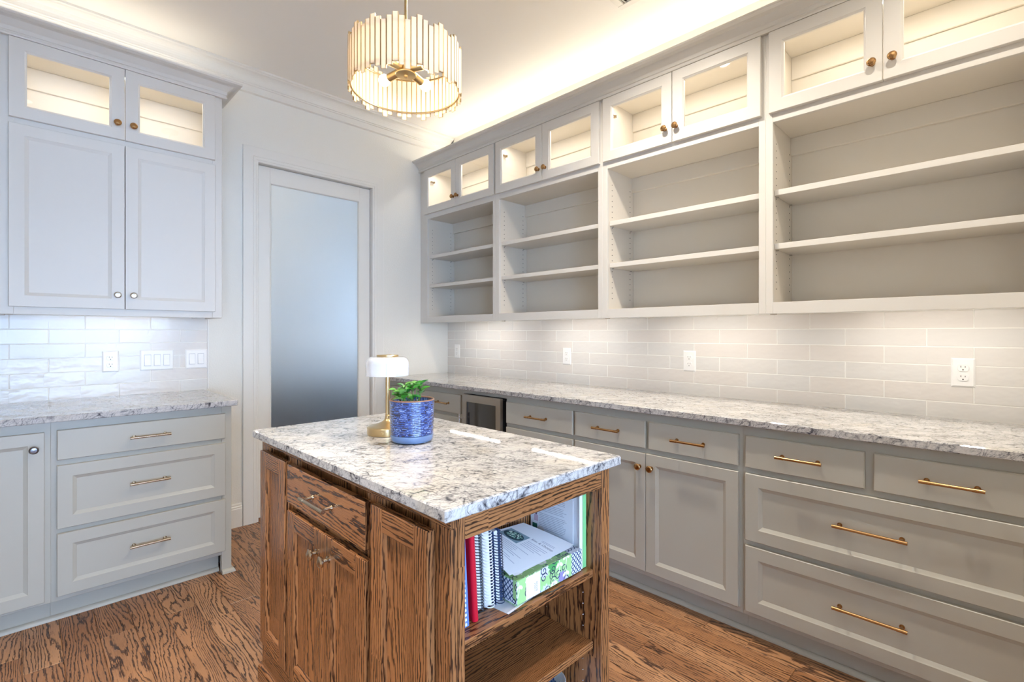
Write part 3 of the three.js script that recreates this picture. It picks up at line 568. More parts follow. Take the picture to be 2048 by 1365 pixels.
function frustum(w, h, t, b) {
  const R = (i, z) => [[-w / 2 + i, i, z], [w / 2 - i, i, z], [w / 2 - i, h - i, z], [-w / 2 + i, h - i, z]], out = [], ring = (A, B) => { for (let i = 0; i < 4; i++) { const j = (i + 1) % 4; out.push([A[i], A[j], B[j], B[i]]); } };
  ring(R(0, 0), R(0, 0.0015)); ring(R(0, 0.0015), R(b, t)); out.push(R(b, t)); out.push(R(0, 0).reverse()); return polys(out);
}
outlet('white outlet on the right backsplash, deepest in the room corner', true, 0.142, 1.107);
outlet('white outlet on the right backsplash, over the wine cooler end', true, 1.371, 1.104);
outlet('white outlet on the right backsplash, midway, above the paired base doors', true, 2.268, 1.106);
outlet('white outlet on the right backsplash, largest and nearest the camera', true, 3.426, 1.105);
outlet('white outlet on the left backsplash, beside the triple switch plate', false, -2.373, 1.107);
function switches(label, a, w, xs, lit) {
  const g = thing('switch_plate', label, 'switch', [a, 1.048, 0.0098]); plate(g, w);
  xs.forEach((x, i) => {
    const s = part(g, 'switch', cb(x - 0.0168, x + 0.0168, 0.0255, 0.0925, 0.0052, 0.0062, 0.0003), std({ color: 0xc9c9cc, roughness: 0.4 }));
    part(s, 'rocker', polys([[[x - 0.0145, 0.0285, 0.0060], [x + 0.0145, 0.0285, 0.0060], [x + 0.0145, 0.0285, 0.0135], [x - 0.0145, 0.0285, 0.0135]], [[x - 0.0145, 0.0285, 0.0135], [x + 0.0145, 0.0285, 0.0135], [x + 0.0145, 0.059, 0.0085], [x - 0.0145, 0.059, 0.0085]], [[x - 0.0145, 0.059, 0.0085], [x + 0.0145, 0.059, 0.0085], [x + 0.0145, 0.0895, 0.0070], [x - 0.0145, 0.0895, 0.0070]], [[x - 0.0145, 0.0895, 0.0070], [x + 0.0145, 0.0895, 0.0070], [x + 0.0145, 0.0895, 0.0060], [x - 0.0145, 0.0895, 0.0060]], [[x - 0.0145, 0.0285, 0.0060], [x - 0.0145, 0.0285, 0.0135], [x - 0.0145, 0.059, 0.0085], [x - 0.0145, 0.0895, 0.0070], [x - 0.0145, 0.0895, 0.0060]], [[x + 0.0145, 0.0285, 0.0135], [x + 0.0145, 0.0285, 0.0060], [x + 0.0145, 0.0895, 0.0060], [x + 0.0145, 0.0895, 0.0070], [x + 0.0145, 0.059, 0.0085]]]), M.plate);
    part(s, 'screw', new THREE.CylinderGeometry(0.0028, 0.0028, 0.001, 10).rotateX(Math.PI / 2).translate(x, 0.106, 0.0062), M.plate);
  });
}
switches('white plate with three rocker switches on the left backsplash', -2.158, 0.164, [-0.046, 0, 0.046]);
switches('white plate with two rocker switches at the tiled edge by the door', -1.9585, 0.1165, [-0.023, 0.023]);

// ───────────────────────── ceiling fixtures ─────────────────────────
{
  const cx = -1.826, cz = 2.155, R = 0.180, t = thing('chandelier', 'round gold chandelier of staggered white glass bars with lit bulbs', 'chandelier', [cx, 2.04, cz]), y = (v) => v - 2.04;
  const bar = phy({ color: 0xf6ead6, transmission: 0.55, thickness: 0, roughness: 1, ior: 1.3 });
  const n = 64, wB = 0.0146, hB = 0.1455;
  const barGeo = cb(-wB / 2, wB / 2, 0, hB, -0.0022, 0.0022, 0.0008);
  const edgeGeo = merge([cb(wB / 2, wB / 2 + 0.0013, 0, hB, -0.003, 0.0026, 0.0003), cb(-wB / 2 - 0.0013, -wB / 2, 0, hB, -0.003, 0.0026, 0.0003)]);
  for (let i = 0; i < n; i++) {
    const a = (i + 0.5) / n * Math.PI * 2, y0 = [2.066, 2.0555, 2.045, 2.0555][i % 4];
    const b = part(t, 'glass_bar', barGeo, bar, [R * Math.sin(a), y(y0), R * Math.cos(a)], [0, a, 0]);
    part(b, 'metal_edge', edgeGeo, M.gold);
  }
  for (const yy of [2.070, 2.186]) part(t, 'ring', lathe([[R - 0.0075, -0.002], [R - 0.0035, -0.002], [R - 0.0035, 0.002], [R - 0.0075, 0.002], [R - 0.0075, -0.002]], 96), M.gold, [0, y(yy), 0]);
  part(t, 'hub', lathe(crease([[0, 0], [0.004, 0], [0.0055, 0.001], [0.0055, 0.006], [0.006, 0.008], [0.033, 0.009], [0.034, 0.011], [0.034, 0.013], [0.030, 0.016], [0.027, 0.018], [0.027, 0.046], [0.010, 0.050], [0.006, 0.056], [0, 0.058]]), 36), M.gold, [0, y(2.108), 0]);
  part(t, 'stem', new THREE.CylinderGeometry(0.0052, 0.0052, HC - 2.16, 16).translate(0, (HC + 2.16) / 2, 0), M.gold, [0, -2.04, 0]);
  part(t, 'canopy', lathe(crease([[0, -0.028], [0.01, -0.028], [0.012, -0.022], [0.058, -0.020], [0.062, -0.016], [0.062, 0]]), 36), M.gold, [0, y(HC), 0]);
  for (let k = 0; k < 4; k++) {
    const a = 0.25 + k * Math.PI / 2;
    part(t, 'arm', new THREE.CylinderGeometry(0.0032, 0.0032, R - 0.03, 8).rotateX(Math.PI / 2).translate(0, 0, (R + 0.02) / 2), M.gold, [0, y(2.186), 0], [0, a - 0.5, 0]);
    const so = part(t, 'socket', lathe(crease([[0, 0], [0.0125, 0], [0.0132, 0.003], [0.0132, 0.046], [0.011, 0.048], [0, 0.048]]), 20).rotateX(Math.PI / 2), M.gold, [0.03 * Math.sin(a), y(2.134), 0.03 * Math.cos(a)], [0.12, a, 0]);
    so.rotation.order = 'YXZ';
    const bx = 0.098 * Math.sin(a), bz = 0.098 * Math.cos(a);
    part(t, 'bulb', new THREE.SphereGeometry(0.0195, 20, 14), glow(WARM, 9), [bx, y(2.126), bz]);
    const l = new THREE.PointLight(WARM, L.bulb); l.position.set(cx + bx, 2.126, cz + bz); l.castShadow = true; scene.add(l);
  }
}
{ // air register in the ceiling
  const x0 = -0.765, x1 = -0.455, z0 = 2.10, z1 = 2.41, t = thing('air_vent', 'white slatted air vent in the ceiling above the right cabinets', 'vent', [(x0 + x1) / 2, HC - 0.012, (z0 + z1) / 2]), w = (x1 - x0) / 2, d = (z1 - z0) / 2;
  part(t, 'frame', merge([cb(-w, -w + 0.035, 0, 0.012, -d, d), cb(w - 0.035, w, 0, 0.012, -d, d), cb(-w + 0.035, w - 0.035, 0, 0.012, -d, -d + 0.035), cb(-w + 0.035, w - 0.035, 0, 0.012, d - 0.035, d)]), M.trim);
  part(t, 'duct', box(-w + 0.035, w - 0.035, 0.0105, 0.0119, -d + 0.035, d - 0.035), std({ color: 0x4b443b, roughness: 0.9 }));
  for (let k = 0; k < 12; k++) part(t, 'slat', cb(-w + 0.035, w - 0.035, -0.0005, 0.0008, -0.0075, 0.0075, 0.0002), M.trim, [0, 0.0055, -d + 0.045 + k * 0.02], [0.5, 0, 0]);
  part(t, 'screw', new THREE.CylinderGeometry(0.004, 0.004, 0.002, 10), M.nickel, [-w + 0.14, -0.0005, -d + 0.018]);
}
for (const [x, z, k, an, lab] of [[-1.0, 2.3, 0.8, 1.25, 'recessed ceiling light between the island and the shelves'], [-1.0, 3.4, 0.35, 1.25, 'recessed ceiling light above the near drawer cabinet side'], [-2.6, 3.3, 0.2, 1.25, 'recessed ceiling light straight above the photographer'], [-2.72, 2.25, 1.5, 0.52, 'recessed ceiling light over the aisle left of the island']]) {
  const t = thing('recessed_light', lab, 'light', [x, HC - 0.006, z]);
  part(t, 'trim_ring', lathe(crease([[0.05, 0.004], [0.055, 0], [0.085, 0], [0.088, 0.004], [0.088, 0.006]]), 32), M.trim);
  part(t, 'lamp_lens', new THREE.CylinderGeometry(0.052, 0.052, 0.003, 24).translate(0, 0.004, 0), glow(SOFT, 2));
  const s = new THREE.SpotLight(SOFT, L.can * k, 0, an, 0.8); s.position.set(x, HC - 0.012, z); s.target.position.set(x, 0, z); s.castShadow = true; s.shadow.radius = 2.5; scene.add(s, s.target);
}

// ───────────────────────── table lamp and plant ─────────────────────────
{
  const t = thing('table_lamp', 'gold table lamp with a white glass dome shade, behind the blue flowerpot', 'lamp', [-1.8164, 0.9141, 2.0244]);
  const flare = []; for (let i = 0; i <= 10; i++) { const s = i / 10; flare.push([0.0085 + 0.0565 * Math.pow(1 - s, 2.6), 0.028 + 0.030 * s + 0.002 * s]); }
  part(t, 'base', lathe([[0, 0], [0.0675, 0], [0.069, 0.0015], [0.069, 0.0245], [0.0675, 0.026], [0.066, 0.0265], ...flare.map(([r, h]) => [r, h]), [0.0085, 0.066], [0, 0.066]], 48), M.gold);
  part(t, 'pole', new THREE.CylinderGeometry(0.0075, 0.0075, 0.21, 20).translate(0, 0.165, 0), M.gold);
  part(t, 'switch_knob', new THREE.CylinderGeometry(0.0045, 0.0045, 0.008, 12).rotateZ(Math.PI / 2), M.gold, [-0.0515, 0.013, 0.049], [0, 0.76, 0]);
  const prof = [[0.0735, 0.203], [0.074, 0.205], [0.074, 0.245]]; for (let i = 1; i <= 8; i++) { const a = i / 8 * Math.PI / 2; prof.push([0.052 + 0.022 * Math.cos(a), 0.245 + 0.024 * Math.sin(a)]); } prof.push([0.0, 0.272]);
  part(t, 'lamp_shade', lathe(prof, 56), phy({ color: 0xf6f6f8, roughness: 0.12, transmission: 0.35, thickness: 0, ior: 1.45, clearcoat: 1, clearcoatRoughness: 0.05, side: THREE.DoubleSide }));
  part(t, 'cap', lathe(crease([[0, 0.2695], [0.036, 0.2695], [0.0375, 0.271], [0.0375, 0.274], [0.036, 0.2755], [0, 0.2755]]), 36), M.gold);
}
{
  const t = thing('potted_plant', 'small green leafy plant in a ribbed blue glazed pot on the island', 'plant', [-1.823, 0.9141, 2.1868]);
  const glaze = texture(1024, 256, (x, y) => {
    const X = x / 1024 * 24, Y = y / 256, st = noise(X * 1.2 + 3 * noise(X, Y * 9), Y * 46), sp = noise(X * 12, Y * 70), b = clamp(0.40 + 1.2 * st + 0.55 * Math.max(0, sp));
    const c = [[15, 24, 58], [40, 72, 146], [136, 164, 212]], k = b * 2, i = Math.min(1, Math.floor(k)), f = sstep(0, 1, k - i); return [0, 1, 2].map((j) => mix(c[i][j], c[i + 1][j], f));
  });
  const M1 = phy({ map: glaze, roughness: 0.2, clearcoat: 1, clearcoatRoughness: 0.05 }), M2 = phy({ color: 0x6586b8, roughness: 0.2, clearcoat: 1, clearcoatRoughness: 0.05, bumpMap: fleck, bumpScale: 0.0008 });
  const pr = []; const N = 74; for (let i = 0; i <= N; i++) { const s = i / N, h = 0.0265 + 0.1075 * s; pr.push([0.0685 + 0.0035 * Math.pow(s, 0.7) + 0.00055 * Math.sin(i * 1.7) + 0.0004 * noise(i * 0.7, 3), h]); }
  part(t, 'pot', lathe([[0.0655, 0.0245], ...pr, [0.0715, 0.1365], [0.0700, 0.1378], [0.0680, 0.1372], [0.0668, 0.134], [0.066, 0.115], [0, 0.113]], 72), M1);
  part(t, 'rim', lathe([[0.0722, 0.1345], [0.0718, 0.1369], [0.0700, 0.1384], [0.0678, 0.1374], [0.0666, 0.134]], 72), std({ color: 0x8a6650, roughness: 0.3 })).userData.label = 'brown unglazed rim';
  part(t, 'saucer', lathe([[0, 0.002], [0.060, 0.002], [0.0640, 0.0035], [0.0690, 0.010], [0.0698, 0.021], [0.0692, 0.0245], [0.0665, 0.0252], [0.060, 0.0252]], 72), M2).userData.label = 'paler blue saucer';
  for (const a of [0.2, 2.3, 4.4]) part(t, 'foot', new THREE.SphereGeometry(0.005, 10, 6).scale(1, 0.42, 1), M.plate, [0.055 * Math.sin(a), 0.0021, 0.055 * Math.cos(a)]);
  part(t, 'soil', lathe([[0, 0.124], [0.03, 0.125], [0.05, 0.1215], [0.0664, 0.1225]], 40), std({ color: 0x3a2419, roughness: 1, bumpMap: fleck, bumpScale: 0.004 }));
  // leaves: broad ovals, folded along the midrib
  const leafGeo = (() => {
    const P = [], I = [], n = 10, m = 6;
    for (let i = 0; i <= n; i++) { const s = i / n, w = 0.40 * Math.pow(Math.sin(Math.PI * Math.pow(clamp(s * 0.97 + 0.015), 0.80)), 0.75); for (let j = 0; j <= m; j++) { const q = j / m * 2 - 1; P.push(q * w, 0.20 * q * q * w * 2 - 0.30 * (s - 0.3) * (s - 0.3), s); } }
    for (let i = 0; i < n; i++) for (let j = 0; j < m; j++) { const a = i * (m + 1) + j; I.push(a, a + m + 1, a + 1, a + 1, a + m + 1, a + m + 2); }
    const g = new THREE.BufferGeometry(); g.setAttribute('position', new THREE.Float32BufferAttribute(P, 3)); g.setIndex(I); g.computeVertexNormals();
    const b = g.clone(); b.translate(0, -0.03, 0); const bi = b.index.array; for (let i = 0; i < bi.length; i += 3) { const q = bi[i]; bi[i] = bi[i + 1]; bi[i + 1] = q; } b.computeVertexNormals();
    const r = merge([g, b]); r.setAttribute('uv', new THREE.Float32BufferAttribute(new Float32Array(r.attributes.position.count * 2), 2)); return r;
  })();
  const greens = [0x4da338, 0x6bbd48, 0x86c463, 0x2f8a3a, 0x9ccf78].map((c) => phy({ color: c, roughness: 0.38, transmission: 0.3, thickness: 0, side: THREE.DoubleSide }));
  // camera-left is (-0.71, -0.70), towards the camera (-0.70, 0.71)
  const lf = [-0.71, -0.70], fr = [-0.70, 0.71];
  const spots = [[0.046, 0.000, 0.010], [0.050, -0.020, 0.022], [0.031, 0.020, 0.026], [0.028, -0.010, 0.040], [0.012, 0.020, 0.024], [0.008, 0.000, 0.043], [-0.006, 0.015, 0.034], [-0.017, 0.000, 0.050], [-0.025, -0.010, 0.046], [-0.005, 0.034, 0.010], [0.020, 0.040, 0.006], [-0.028, -0.012, 0.026], [0.036, 0.030, 0.012]];
  const stemMat = std({ color: 0x6b8f3a, roughness: 0.6 });
  spots.forEach(([a, b, h], i) => {
    const bx = (a * lf[0] + b * fr[0]) * 0.75, bz = (a * lf[1] + b * fr[1]) * 0.75, tx = a * lf[0] + b * fr[0], tz = a * lf[1] + b * fr[1], y0 = 0.122, y1 = 0.136 + h * 1.0;
    const cur = new THREE.CatmullRomCurve3([new THREE.Vector3(bx, y0, bz), new THREE.Vector3((bx + tx) / 2, (y0 + y1) / 2, (bz + tz) / 2), new THREE.Vector3(tx, y1, tz)]);
    part(t, 'stem', new THREE.TubeGeometry(cur, 6, 0.0016, 6), stemMat);
    const k0 = rr(0, 6.28), cnt = 3 + (i % 2);
    for (let k = 0; k < cnt; k++) {
      const yaw = k0 + k * Math.PI * 2 / cnt + rr(-0.3, 0.3), pitch = -rr(0.05, 0.75), s = rr(0.024, 0.034);
      const m = part(t, 'leaf', leafGeo, greens[(i + k * 2) % 5], [tx, y1 - (k % 2) * 0.006, tz]); m.rotation.order = 'YXZ'; m.rotation.set(pitch, yaw, rr(-0.3, 0.3)); m.scale.setScalar(s);
    }
  });
}

// ───────────────────────── books and papers on the island shelf ─────────────────────────
const SY = 0.5925;
const paper = std({ color: 0xf1f1f4, roughness: 0.8 });
function leaning(name, label, cat, x, z, lean, build) { const t = thing(name, label, cat, [x, SY, z]); t.rotation.z = lean; build(t); return t; }
// a coil binding running up the front edge
function coil(r, h, turns, wire, squash = 1) {
  const pts = []; for (let i = 0; i <= turns * 10; i++) { const a = i / 10 * Math.PI * 2; pts.push(new THREE.Vector3(r * squash * Math.cos(a), i / (turns * 10) * h, r * Math.sin(a))); }
  return new THREE.TubeGeometry(new THREE.CatmullRomCurve3(pts), turns * 10, wire, 5);
}
const colorMat = (c, r = 0.45) => std({ color: c, roughness: r });
leaning('notebook', 'blue comb bound notebook, first on the island shelf by the post', 'notebook', -2.003, 2.59, 0.06, (t) => {
  part(t, 'cover', cb(-0.007, 0.007, 0, 0.214, -0.075, 0.095, 0.001), colorMat(0x5f80c4));
  part(t, 'comb_binding', merge([...Array(18)].map((_, i) => cb(-0.010, -0.004, 0.008 + i * 0.0112, 0.0145 + i * 0.0112, 0.090, 0.102, 0.001))), colorMat(0xe9eef8));
});
leaning('binder', 'slim red folder with a rounded spine on the island shelf', 'folder', -1.972, 2.588, 0.06, (t) => {
  part(t, 'cover', cb(-0.008, 0.008, 0, 0.224, -0.075, 0.088, 0.001), colorMat(0xc31530, 0.35));
  part(t, 'spine', new THREE.CylinderGeometry(0.0082, 0.0082, 0.224, 20).translate(0, 0.112, 0.088), colorMat(0xc8142f, 0.3));
});
leaning('notebook', 'grey patterned notebook with a black double wire spiral, next to the red folder', 'notebook', -1.942, 2.575, 0.055, (t) => {
  part(t, 'pages', cb(-0.009, 0.009, 0.002, 0.222, -0.07, 0.080, 0.001), paper);
  part(t, 'cover', merge([cb(-0.0105, -0.009, 0, 0.224, -0.072, 0.084, 0.0004), cb(0.009, 0.0105, 0, 0.224, -0.072, 0.084, 0.0004)]), colorMat(0x8f979f));
  part(t, 'spiral', coil(0.010, 0.216, 30, 0.0012).translate(0, 0.004, 0.084), colorMat(0x23262c, 0.35));
});
leaning('notebook', 'thick white notebook with a white coil spiral', 'notebook', -1.912, 2.575, 0.055, (t) => {
  part(t, 'pages', cb(-0.011, 0.011, 0.002, 0.222, -0.07, 0.082, 0.001), paper);
  part(t, 'spiral', coil(0.0125, 0.214, 28, 0.0014).translate(0, 0.004, 0.086), colorMat(0xf2f3f5, 0.3));
});
leaning('notebook', 'navy covered notebook with a dark wire spiral, leaning by the floral binder', 'notebook', -1.881, 2.575, 0.055, (t) => {
  part(t, 'pages', cb(-0.009, 0.009, 0.002, 0.180, -0.07, 0.082, 0.001), paper);
  part(t, 'cover', merge([cb(-0.0115, -0.009, 0, 0.184, -0.072, 0.088, 0.0004), cb(0.009, 0.0115, 0, 0.184, -0.072, 0.088, 0.0004)]), colorMat(0x24406f));
  part(t, 'spiral', coil(0.012, 0.176, 25, 0.0012).translate(0, 0.004, 0.090), colorMat(0x1f2c4a, 0.35));
});
{ // floral ring binder lying flat, spine to the front
  const S = 1024;
  const cover = canvasTexture(S, S, (c, w, h) => {
    c.fillStyle = '#9fce8a'; c.fillRect(0, 0, w, h);
    let s = 7; const r = () => { s = (s * 16807) % 2147483647; return s / 2147483647; };
    for (let k = 0; k < 26; k++) { // scalloped flowers
      const x = r() * w * 0.72, y = r() * h, R = 34 + r() * 52; c.fillStyle = ['#e8ecf4', '#4fa35a', '#8d86b8', '#c9cfe4', '#27406a'][k % 5];
      c.beginPath(); for (let i = 0; i <= 72; i++) { const a = i / 72 * 6.2832, q = R * (0.86 + 0.14 * Math.cos(a * 9)); c.lineTo(x + q * Math.cos(a), y + q * Math.sin(a)); } c.fill();
    }
    c.lineWidth = 9; c.lineCap = 'round'; c.strokeStyle = '#1d2f4e';
    for (let k = 0; k < 60; k++) { // curling tendrils
      const x = r() * w * 0.74, y = r() * h, d = r() < 0.5 ? 1 : -1, a0 = r() * 6.28, n = 34; c.beginPath();
      for (let i = 0; i < n; i++) { const q = 46 * (1 - i / n * 0.86), a = a0 + d * i * 0.24; c.lineTo(x + q * Math.cos(a), y + q * Math.sin(a)); } c.stroke();
    }
    c.strokeStyle = '#f4f7f2'; c.lineWidth = 7; for (let k = 0; k < 16; k++) { const x = r() * w * 0.7, y = r() * h; c.beginPath(); c.moveTo(x, y); c.quadraticCurveTo(x + 30, y - 60, x + 10, y - 130); c.stroke(); c.fillStyle = '#f4f7f2'; for (const q of [-1, 1]) { c.beginPath(); c.ellipse(x + 14 + q * 26, y - 80, 26, 15, q * 0.7, 0, 6.29); c.fill(); } }
    c.fillStyle = '#dfe6f2'; c.fillRect(w * 0.76, 0, w * 0.24, h); c.strokeStyle = '#23406e'; c.lineWidth = 10; // lattice
    c.save(); c.beginPath(); c.rect(w * 0.76, 0, w * 0.24, h); c.clip(); for (let k = -14; k < 36; k++) { c.beginPath(); c.moveTo(w * 0.76 + k * 46 - 300, 0); c.lineTo(w * 0.76 + k * 46 + 500, h * 0.9); c.stroke(); c.beginPath(); c.moveTo(w * 0.76 + k * 46 + 300, 0); c.lineTo(w * 0.76 + k * 46 - 500, h * 0.9); c.stroke(); } c.restore();
  });
  cover.repeat.set(1 / 0.29, 1 / 0.29);
  const Mc = std({ map: cover, roughness: 0.3 });
  const t = thing('binder', 'green floral ring binder with navy scrolls lying flat under recipe sheets', 'binder', [-1.735, SY, 2.605]);
  part(t, 'spine', cb(-0.130, 0.130, 0.004, 0.064, 0.1005, 0.104, 0.0012, { grain: 'y', ou: 0.1365, ov: 0.09 }), Mc);
  part(t, 'cover', cb(-0.130, 0.130, 0.061, 0.064, -0.092, 0.1005, 0.001, { grain: 'z', ou: 0.1365, ov: 0.2 }), Mc);
  part(t, 'cover', cb(-0.130, 0.130, 0.001, 0.004, -0.092, 0.1005, 0.001, { grain: 'z', ou: 0.1365 }), Mc);
  part(t, 'pages', cb(-0.122, 0.124, 0.007, 0.052, -0.090, 0.085, 0.001), paper);
  part(t, 'side', cb(-0.130, -0.1265, 0.004, 0.061, -0.092, 0.1005, 0.001, { grain: 'y', ou: 0.20, ov: 0.02 }), Mc);
  const lab = canvasTexture(256, 256, (c) => { c.fillStyle = '#f2f1f4'; c.fillRect(0, 0, 256, 256); c.fillStyle = '#4b4a58'; c.font = 'bold 30px serif'; c.textAlign = 'center'; c.save(); c.translate(170, 150); c.rotate(-Math.PI / 2); c.fillText('LARGE', 0, 0); c.fillText('BINDER', 0, 36); c.restore(); c.strokeStyle = '#d5d5e0'; c.lineWidth = 2; c.strokeRect(56, 60, 40, 150); });
  const lg = cb(-0.098, -0.046, 0.006, 0.062, 0.104, 0.1046, 0.0002); { const u = lg.attributes.uv, p = lg.attributes.position; for (let i = 0; i < u.count; i++) u.setXY(i, (p.getX(i) + 0.098) / 0.052, (p.getY(i) - 0.006) / 0.053); }
  part(t, 'spine_label', lg, std({ map: lab, roughness: 0.6 }));
}
{ // recipe sheets on the binder, propped a little by the pages below
  const page = canvasTexture(660, 512, (c, w, h) => {
    // drawn with the top of the page to the right
    c.fillStyle = '#eeeff4'; c.fillRect(0, 0, w, h);
    c.save(); c.translate(w, 0); c.rotate(Math.PI / 2);           // now x runs down the picture (across the page), y runs left (down the page)
    const PW = h, PH = w;
    c.fillStyle = '#7f98a6'; c.fillRect(26, 196, 214, 168); c.fillStyle = '#16343c'; c.beginPath(); c.ellipse(133, 284, 98, 66, 0, 0, 6.29); c.fill();
    let s = 3; const r = () => { s = (s * 16807) % 2147483647; return s / 2147483647; };
    for (let i = 0; i < 90; i++) { const a = r() * 6.28, q = Math.sqrt(r()); c.fillStyle = ['#dfeee0', '#7fb2a0', '#2f6a5c', '#b9d7c6'][i % 4]; c.beginPath(); c.ellipse(133 + 78 * q * Math.cos(a), 272 + 46 * q * Math.sin(a), 9, 5, r() * 3, 0, 6.29); c.fill(); }
    c.fillStyle = '#50506a'; c.font = '34px serif'; c.fillText('Mac & Cheese', 258, 214); c.font = '16px serif';
    c.fillStyle = '#9a9cb4'; for (let i = 0; i < 2; i++) c.fillRect(330, 150 + i * 16, 130, 4);
    for (let i = 0; i < 5; i++) c.fillRect(262, 250 + i * 22, 150 + r() * 70, 4);
    for (let i = 0; i < 9; i++) c.fillRect(30, 392 + i * 20, 210 + r() * 200, 4);
    c.restore();
  });
  page.wrapS = page.wrapT = THREE.ClampToEdgeWrapping;
  // a sheet between four corners, slightly bowed
  function sheet(name, label, q, map, lift) {
    const n = 10, P = [], U = [], I = [], V = (p, r, s) => p.map((_, k) => mix(p[k], r[k], s));
    for (const d of [0.0006, 0]) for (let i = 0; i <= n; i++) for (let j = 0; j <= n; j++) { const s = i / n, v = j / n, p = V(V(q[0], q[1], s), V(q[3], q[2], s), v); p[1] += lift * Math.sin(Math.PI * v) * 0.5 + d; P.push(...p); U.push(s, v); }
    const N = (n + 1) * (n + 1); for (let i = 0; i < n; i++) for (let j = 0; j < n; j++) { const a = i * (n + 1) + j, b = a + n + 1; I.push(a, b, a + 1, b, b + 1, a + 1, N + a, N + a + 1, N + b, N + b, N + a + 1, N + b + 1); }
    const g = new THREE.BufferGeometry(); g.setAttribute('position', new THREE.Float32BufferAttribute(P, 3)); g.setAttribute('uv', new THREE.Float32BufferAttribute(U, 2)); g.setIndex(I); g.computeVertexNormals();
    const m = sh(new THREE.Mesh(g, map ? std({ map, roughness: 0.7 }) : paper)); m.name = numbered(name); m.userData = { label, category: 'paper' }; scene.add(m);
  }
  const y = SY + 0.0645;
  sheet('recipe_sheet', 'blank white sheet showing a corner under the printed recipe sheet', [[-1.850, y, 2.686], [-1.618, y + 0.001, 2.684], [-1.650, y + 0.028, 2.520], [-1.868, y + 0.040, 2.515]], null, 0.002);
  sheet('recipe_sheet', 'printed recipe sheet with a dish photo lying on the floral binder', [[-1.862, y + 0.003, 2.680], [-1.612, y + 0.006, 2.686], [-1.652, y + 0.036, 2.526], [-1.860, y + 0.052, 2.530]], page, 0.004);
}
{ const t = thing('plastic_sleeve', 'clear plastic sleeve peeking out under the floral binder, by the navy notebook', 'sleeve', [-1.80, SY - 0.0009, 2.66], 0.12);
  part(t, 'sheet', cb(-0.105, 0.08, 0, 0.0006, -0.07, 0.042, 0.0002), phy({ color: 0xf4f6fa, roughness: 0.2, transmission: 0.35, thickness: 0 })); part(t, 'seam', cb(-0.105, 0.08, 0.0006, 0.0009, 0.036, 0.042, 0.0001), paper); }
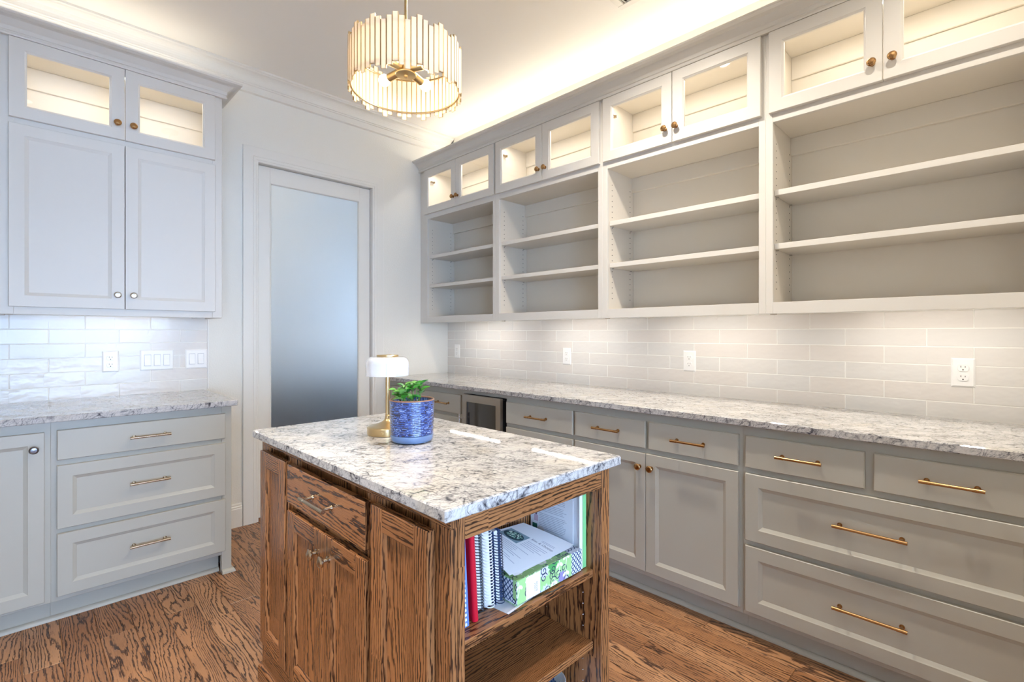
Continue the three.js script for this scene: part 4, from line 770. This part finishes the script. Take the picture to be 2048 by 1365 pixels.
{ // tall document sleeve and green folder standing against the right side of the shelf
  const page = canvasTexture(512, 680, (c, w, h) => {
    c.fillStyle = '#e3e8f0'; c.fillRect(0, 0, w, h); c.fillStyle = '#8d93a6';
    let s = 11; const r = () => { s = (s * 16807) % 2147483647; return s / 2147483647; };
    for (let i = 0; i < 26; i++) if (i !== 9 && i !== 15) c.fillRect(i > 14 ? 110 : 40, 80 + i * 15, (i > 14 ? 340 : 420) * (0.82 + 0.18 * r()), 3);
    c.fillStyle = '#b59ac0'; c.fillRect(0, 0, w, 30); c.fillStyle = '#5b3f7a'; for (let i = 0; i < 8; i++) { c.beginPath(); c.arc(30 + i * 62, 20, 14, 0, 6.3); c.fill(); }
    c.fillStyle = '#4f4460'; c.beginPath(); c.ellipse(70, 330, 14, 20, 0, 0, 6.3); c.fill(); c.fillStyle = '#cdb3c6'; c.fillRect(44, 350, 52, 56);
    c.fillStyle = '#1f6b58'; c.fillRect(24, 430, 60, 86); c.fillStyle = '#dcd5d2'; c.beginPath(); c.ellipse(130, 480, 44, 40, 0, 0, 6.3); c.fill();
    c.fillStyle = '#6e4a44'; c.beginPath(); c.ellipse(280, 530, 62, 40, 0, 0, 6.3); c.fill(); c.fillStyle = '#cba68e'; c.beginPath(); c.ellipse(280, 528, 42, 25, 0, 0, 6.3); c.fill(); c.fillStyle = '#a91f43'; c.fillRect(390, 520, 70, 46); c.fillStyle = '#3b3340'; c.fillRect(400, 572, 84, 10);
  });
  const t = thing('document_sleeve', 'clear page sleeve holding a printed magazine page, upright at the shelf side', 'folder', [-1.5998, SY, 2.603]);
  const g = cb(-0.002, 0.0, 0.004, 0.232, -0.094, 0.072, 0.0004); { const u = g.attributes.uv, p = g.attributes.position; for (let i = 0; i < u.count; i++) u.setXY(i, (p.getZ(i) + 0.094) / 0.166, (p.getY(i) - 0.004) / 0.228); }
  part(t, 'printed_page', g, std({ map: page, roughness: 0.35 }));
  part(t, 'sleeve_back', cb(0.0, 0.010, 0, 0.232, -0.096, 0.094, 0.001), colorMat(0xdde4ee, 0.3));
  part(t, 'sleeve_spine', cb(-0.004, 0.010, 0, 0.232, 0.094, 0.098, 0.001), colorMat(0xe9edf4, 0.3));
  const f = thing('document_folder', 'green plastic folder with pale edge standing at the shelf side', 'folder', [-1.5755, SY, 2.603]);
  part(f, 'cover', cb(-0.011, 0.004, 0, 0.232, -0.096, 0.094, 0.0015), colorMat(0x2c9a4a, 0.3));
  part(f, 'spine', cb(-0.011, 0.004, 0, 0.232, 0.094, 0.097, 0.001), colorMat(0x86d08c, 0.3));
}
{ // blue and white ceramic jar at the bottom of the shelf
  const deco = texture(512, 256, (x, y) => { const X = x / 512 * 12, Y = y / 256 * 6, v = noise(X * 1.1, Y * 1.2) + 0.5 * noise(X * 3, Y * 3); const d = sstep(0.10, 0.22, v) * (0.6 + 0.4 * sstep(0.1, 0.3, noise(X * 5, Y * 5))); return [mix(232, 30, d), mix(238, 62, d), mix(240, 132, d)]; });
  const t = thing('ceramic_jar', 'white ceramic jar painted with blue flowers, low on the island shelf', 'jar', [-1.672, 0.1122, 2.625]);
  part(t, 'body', lathe([[0, 0], [0.045, 0], [0.05, 0.004], [0.066, 0.035], [0.082, 0.070], [0.086, 0.090], [0.080, 0.106], [0.062, 0.118], [0.050, 0.126], [0.046, 0.136], [0.049, 0.150], [0.060, 0.164], [0.063, 0.168], [0.060, 0.169], [0.046, 0.156], [0.042, 0.136], [0.044, 0.120], [0, 0.118]], 48), std({ map: deco, roughness: 0.1 }));
}

renderer.render(scene, camera);
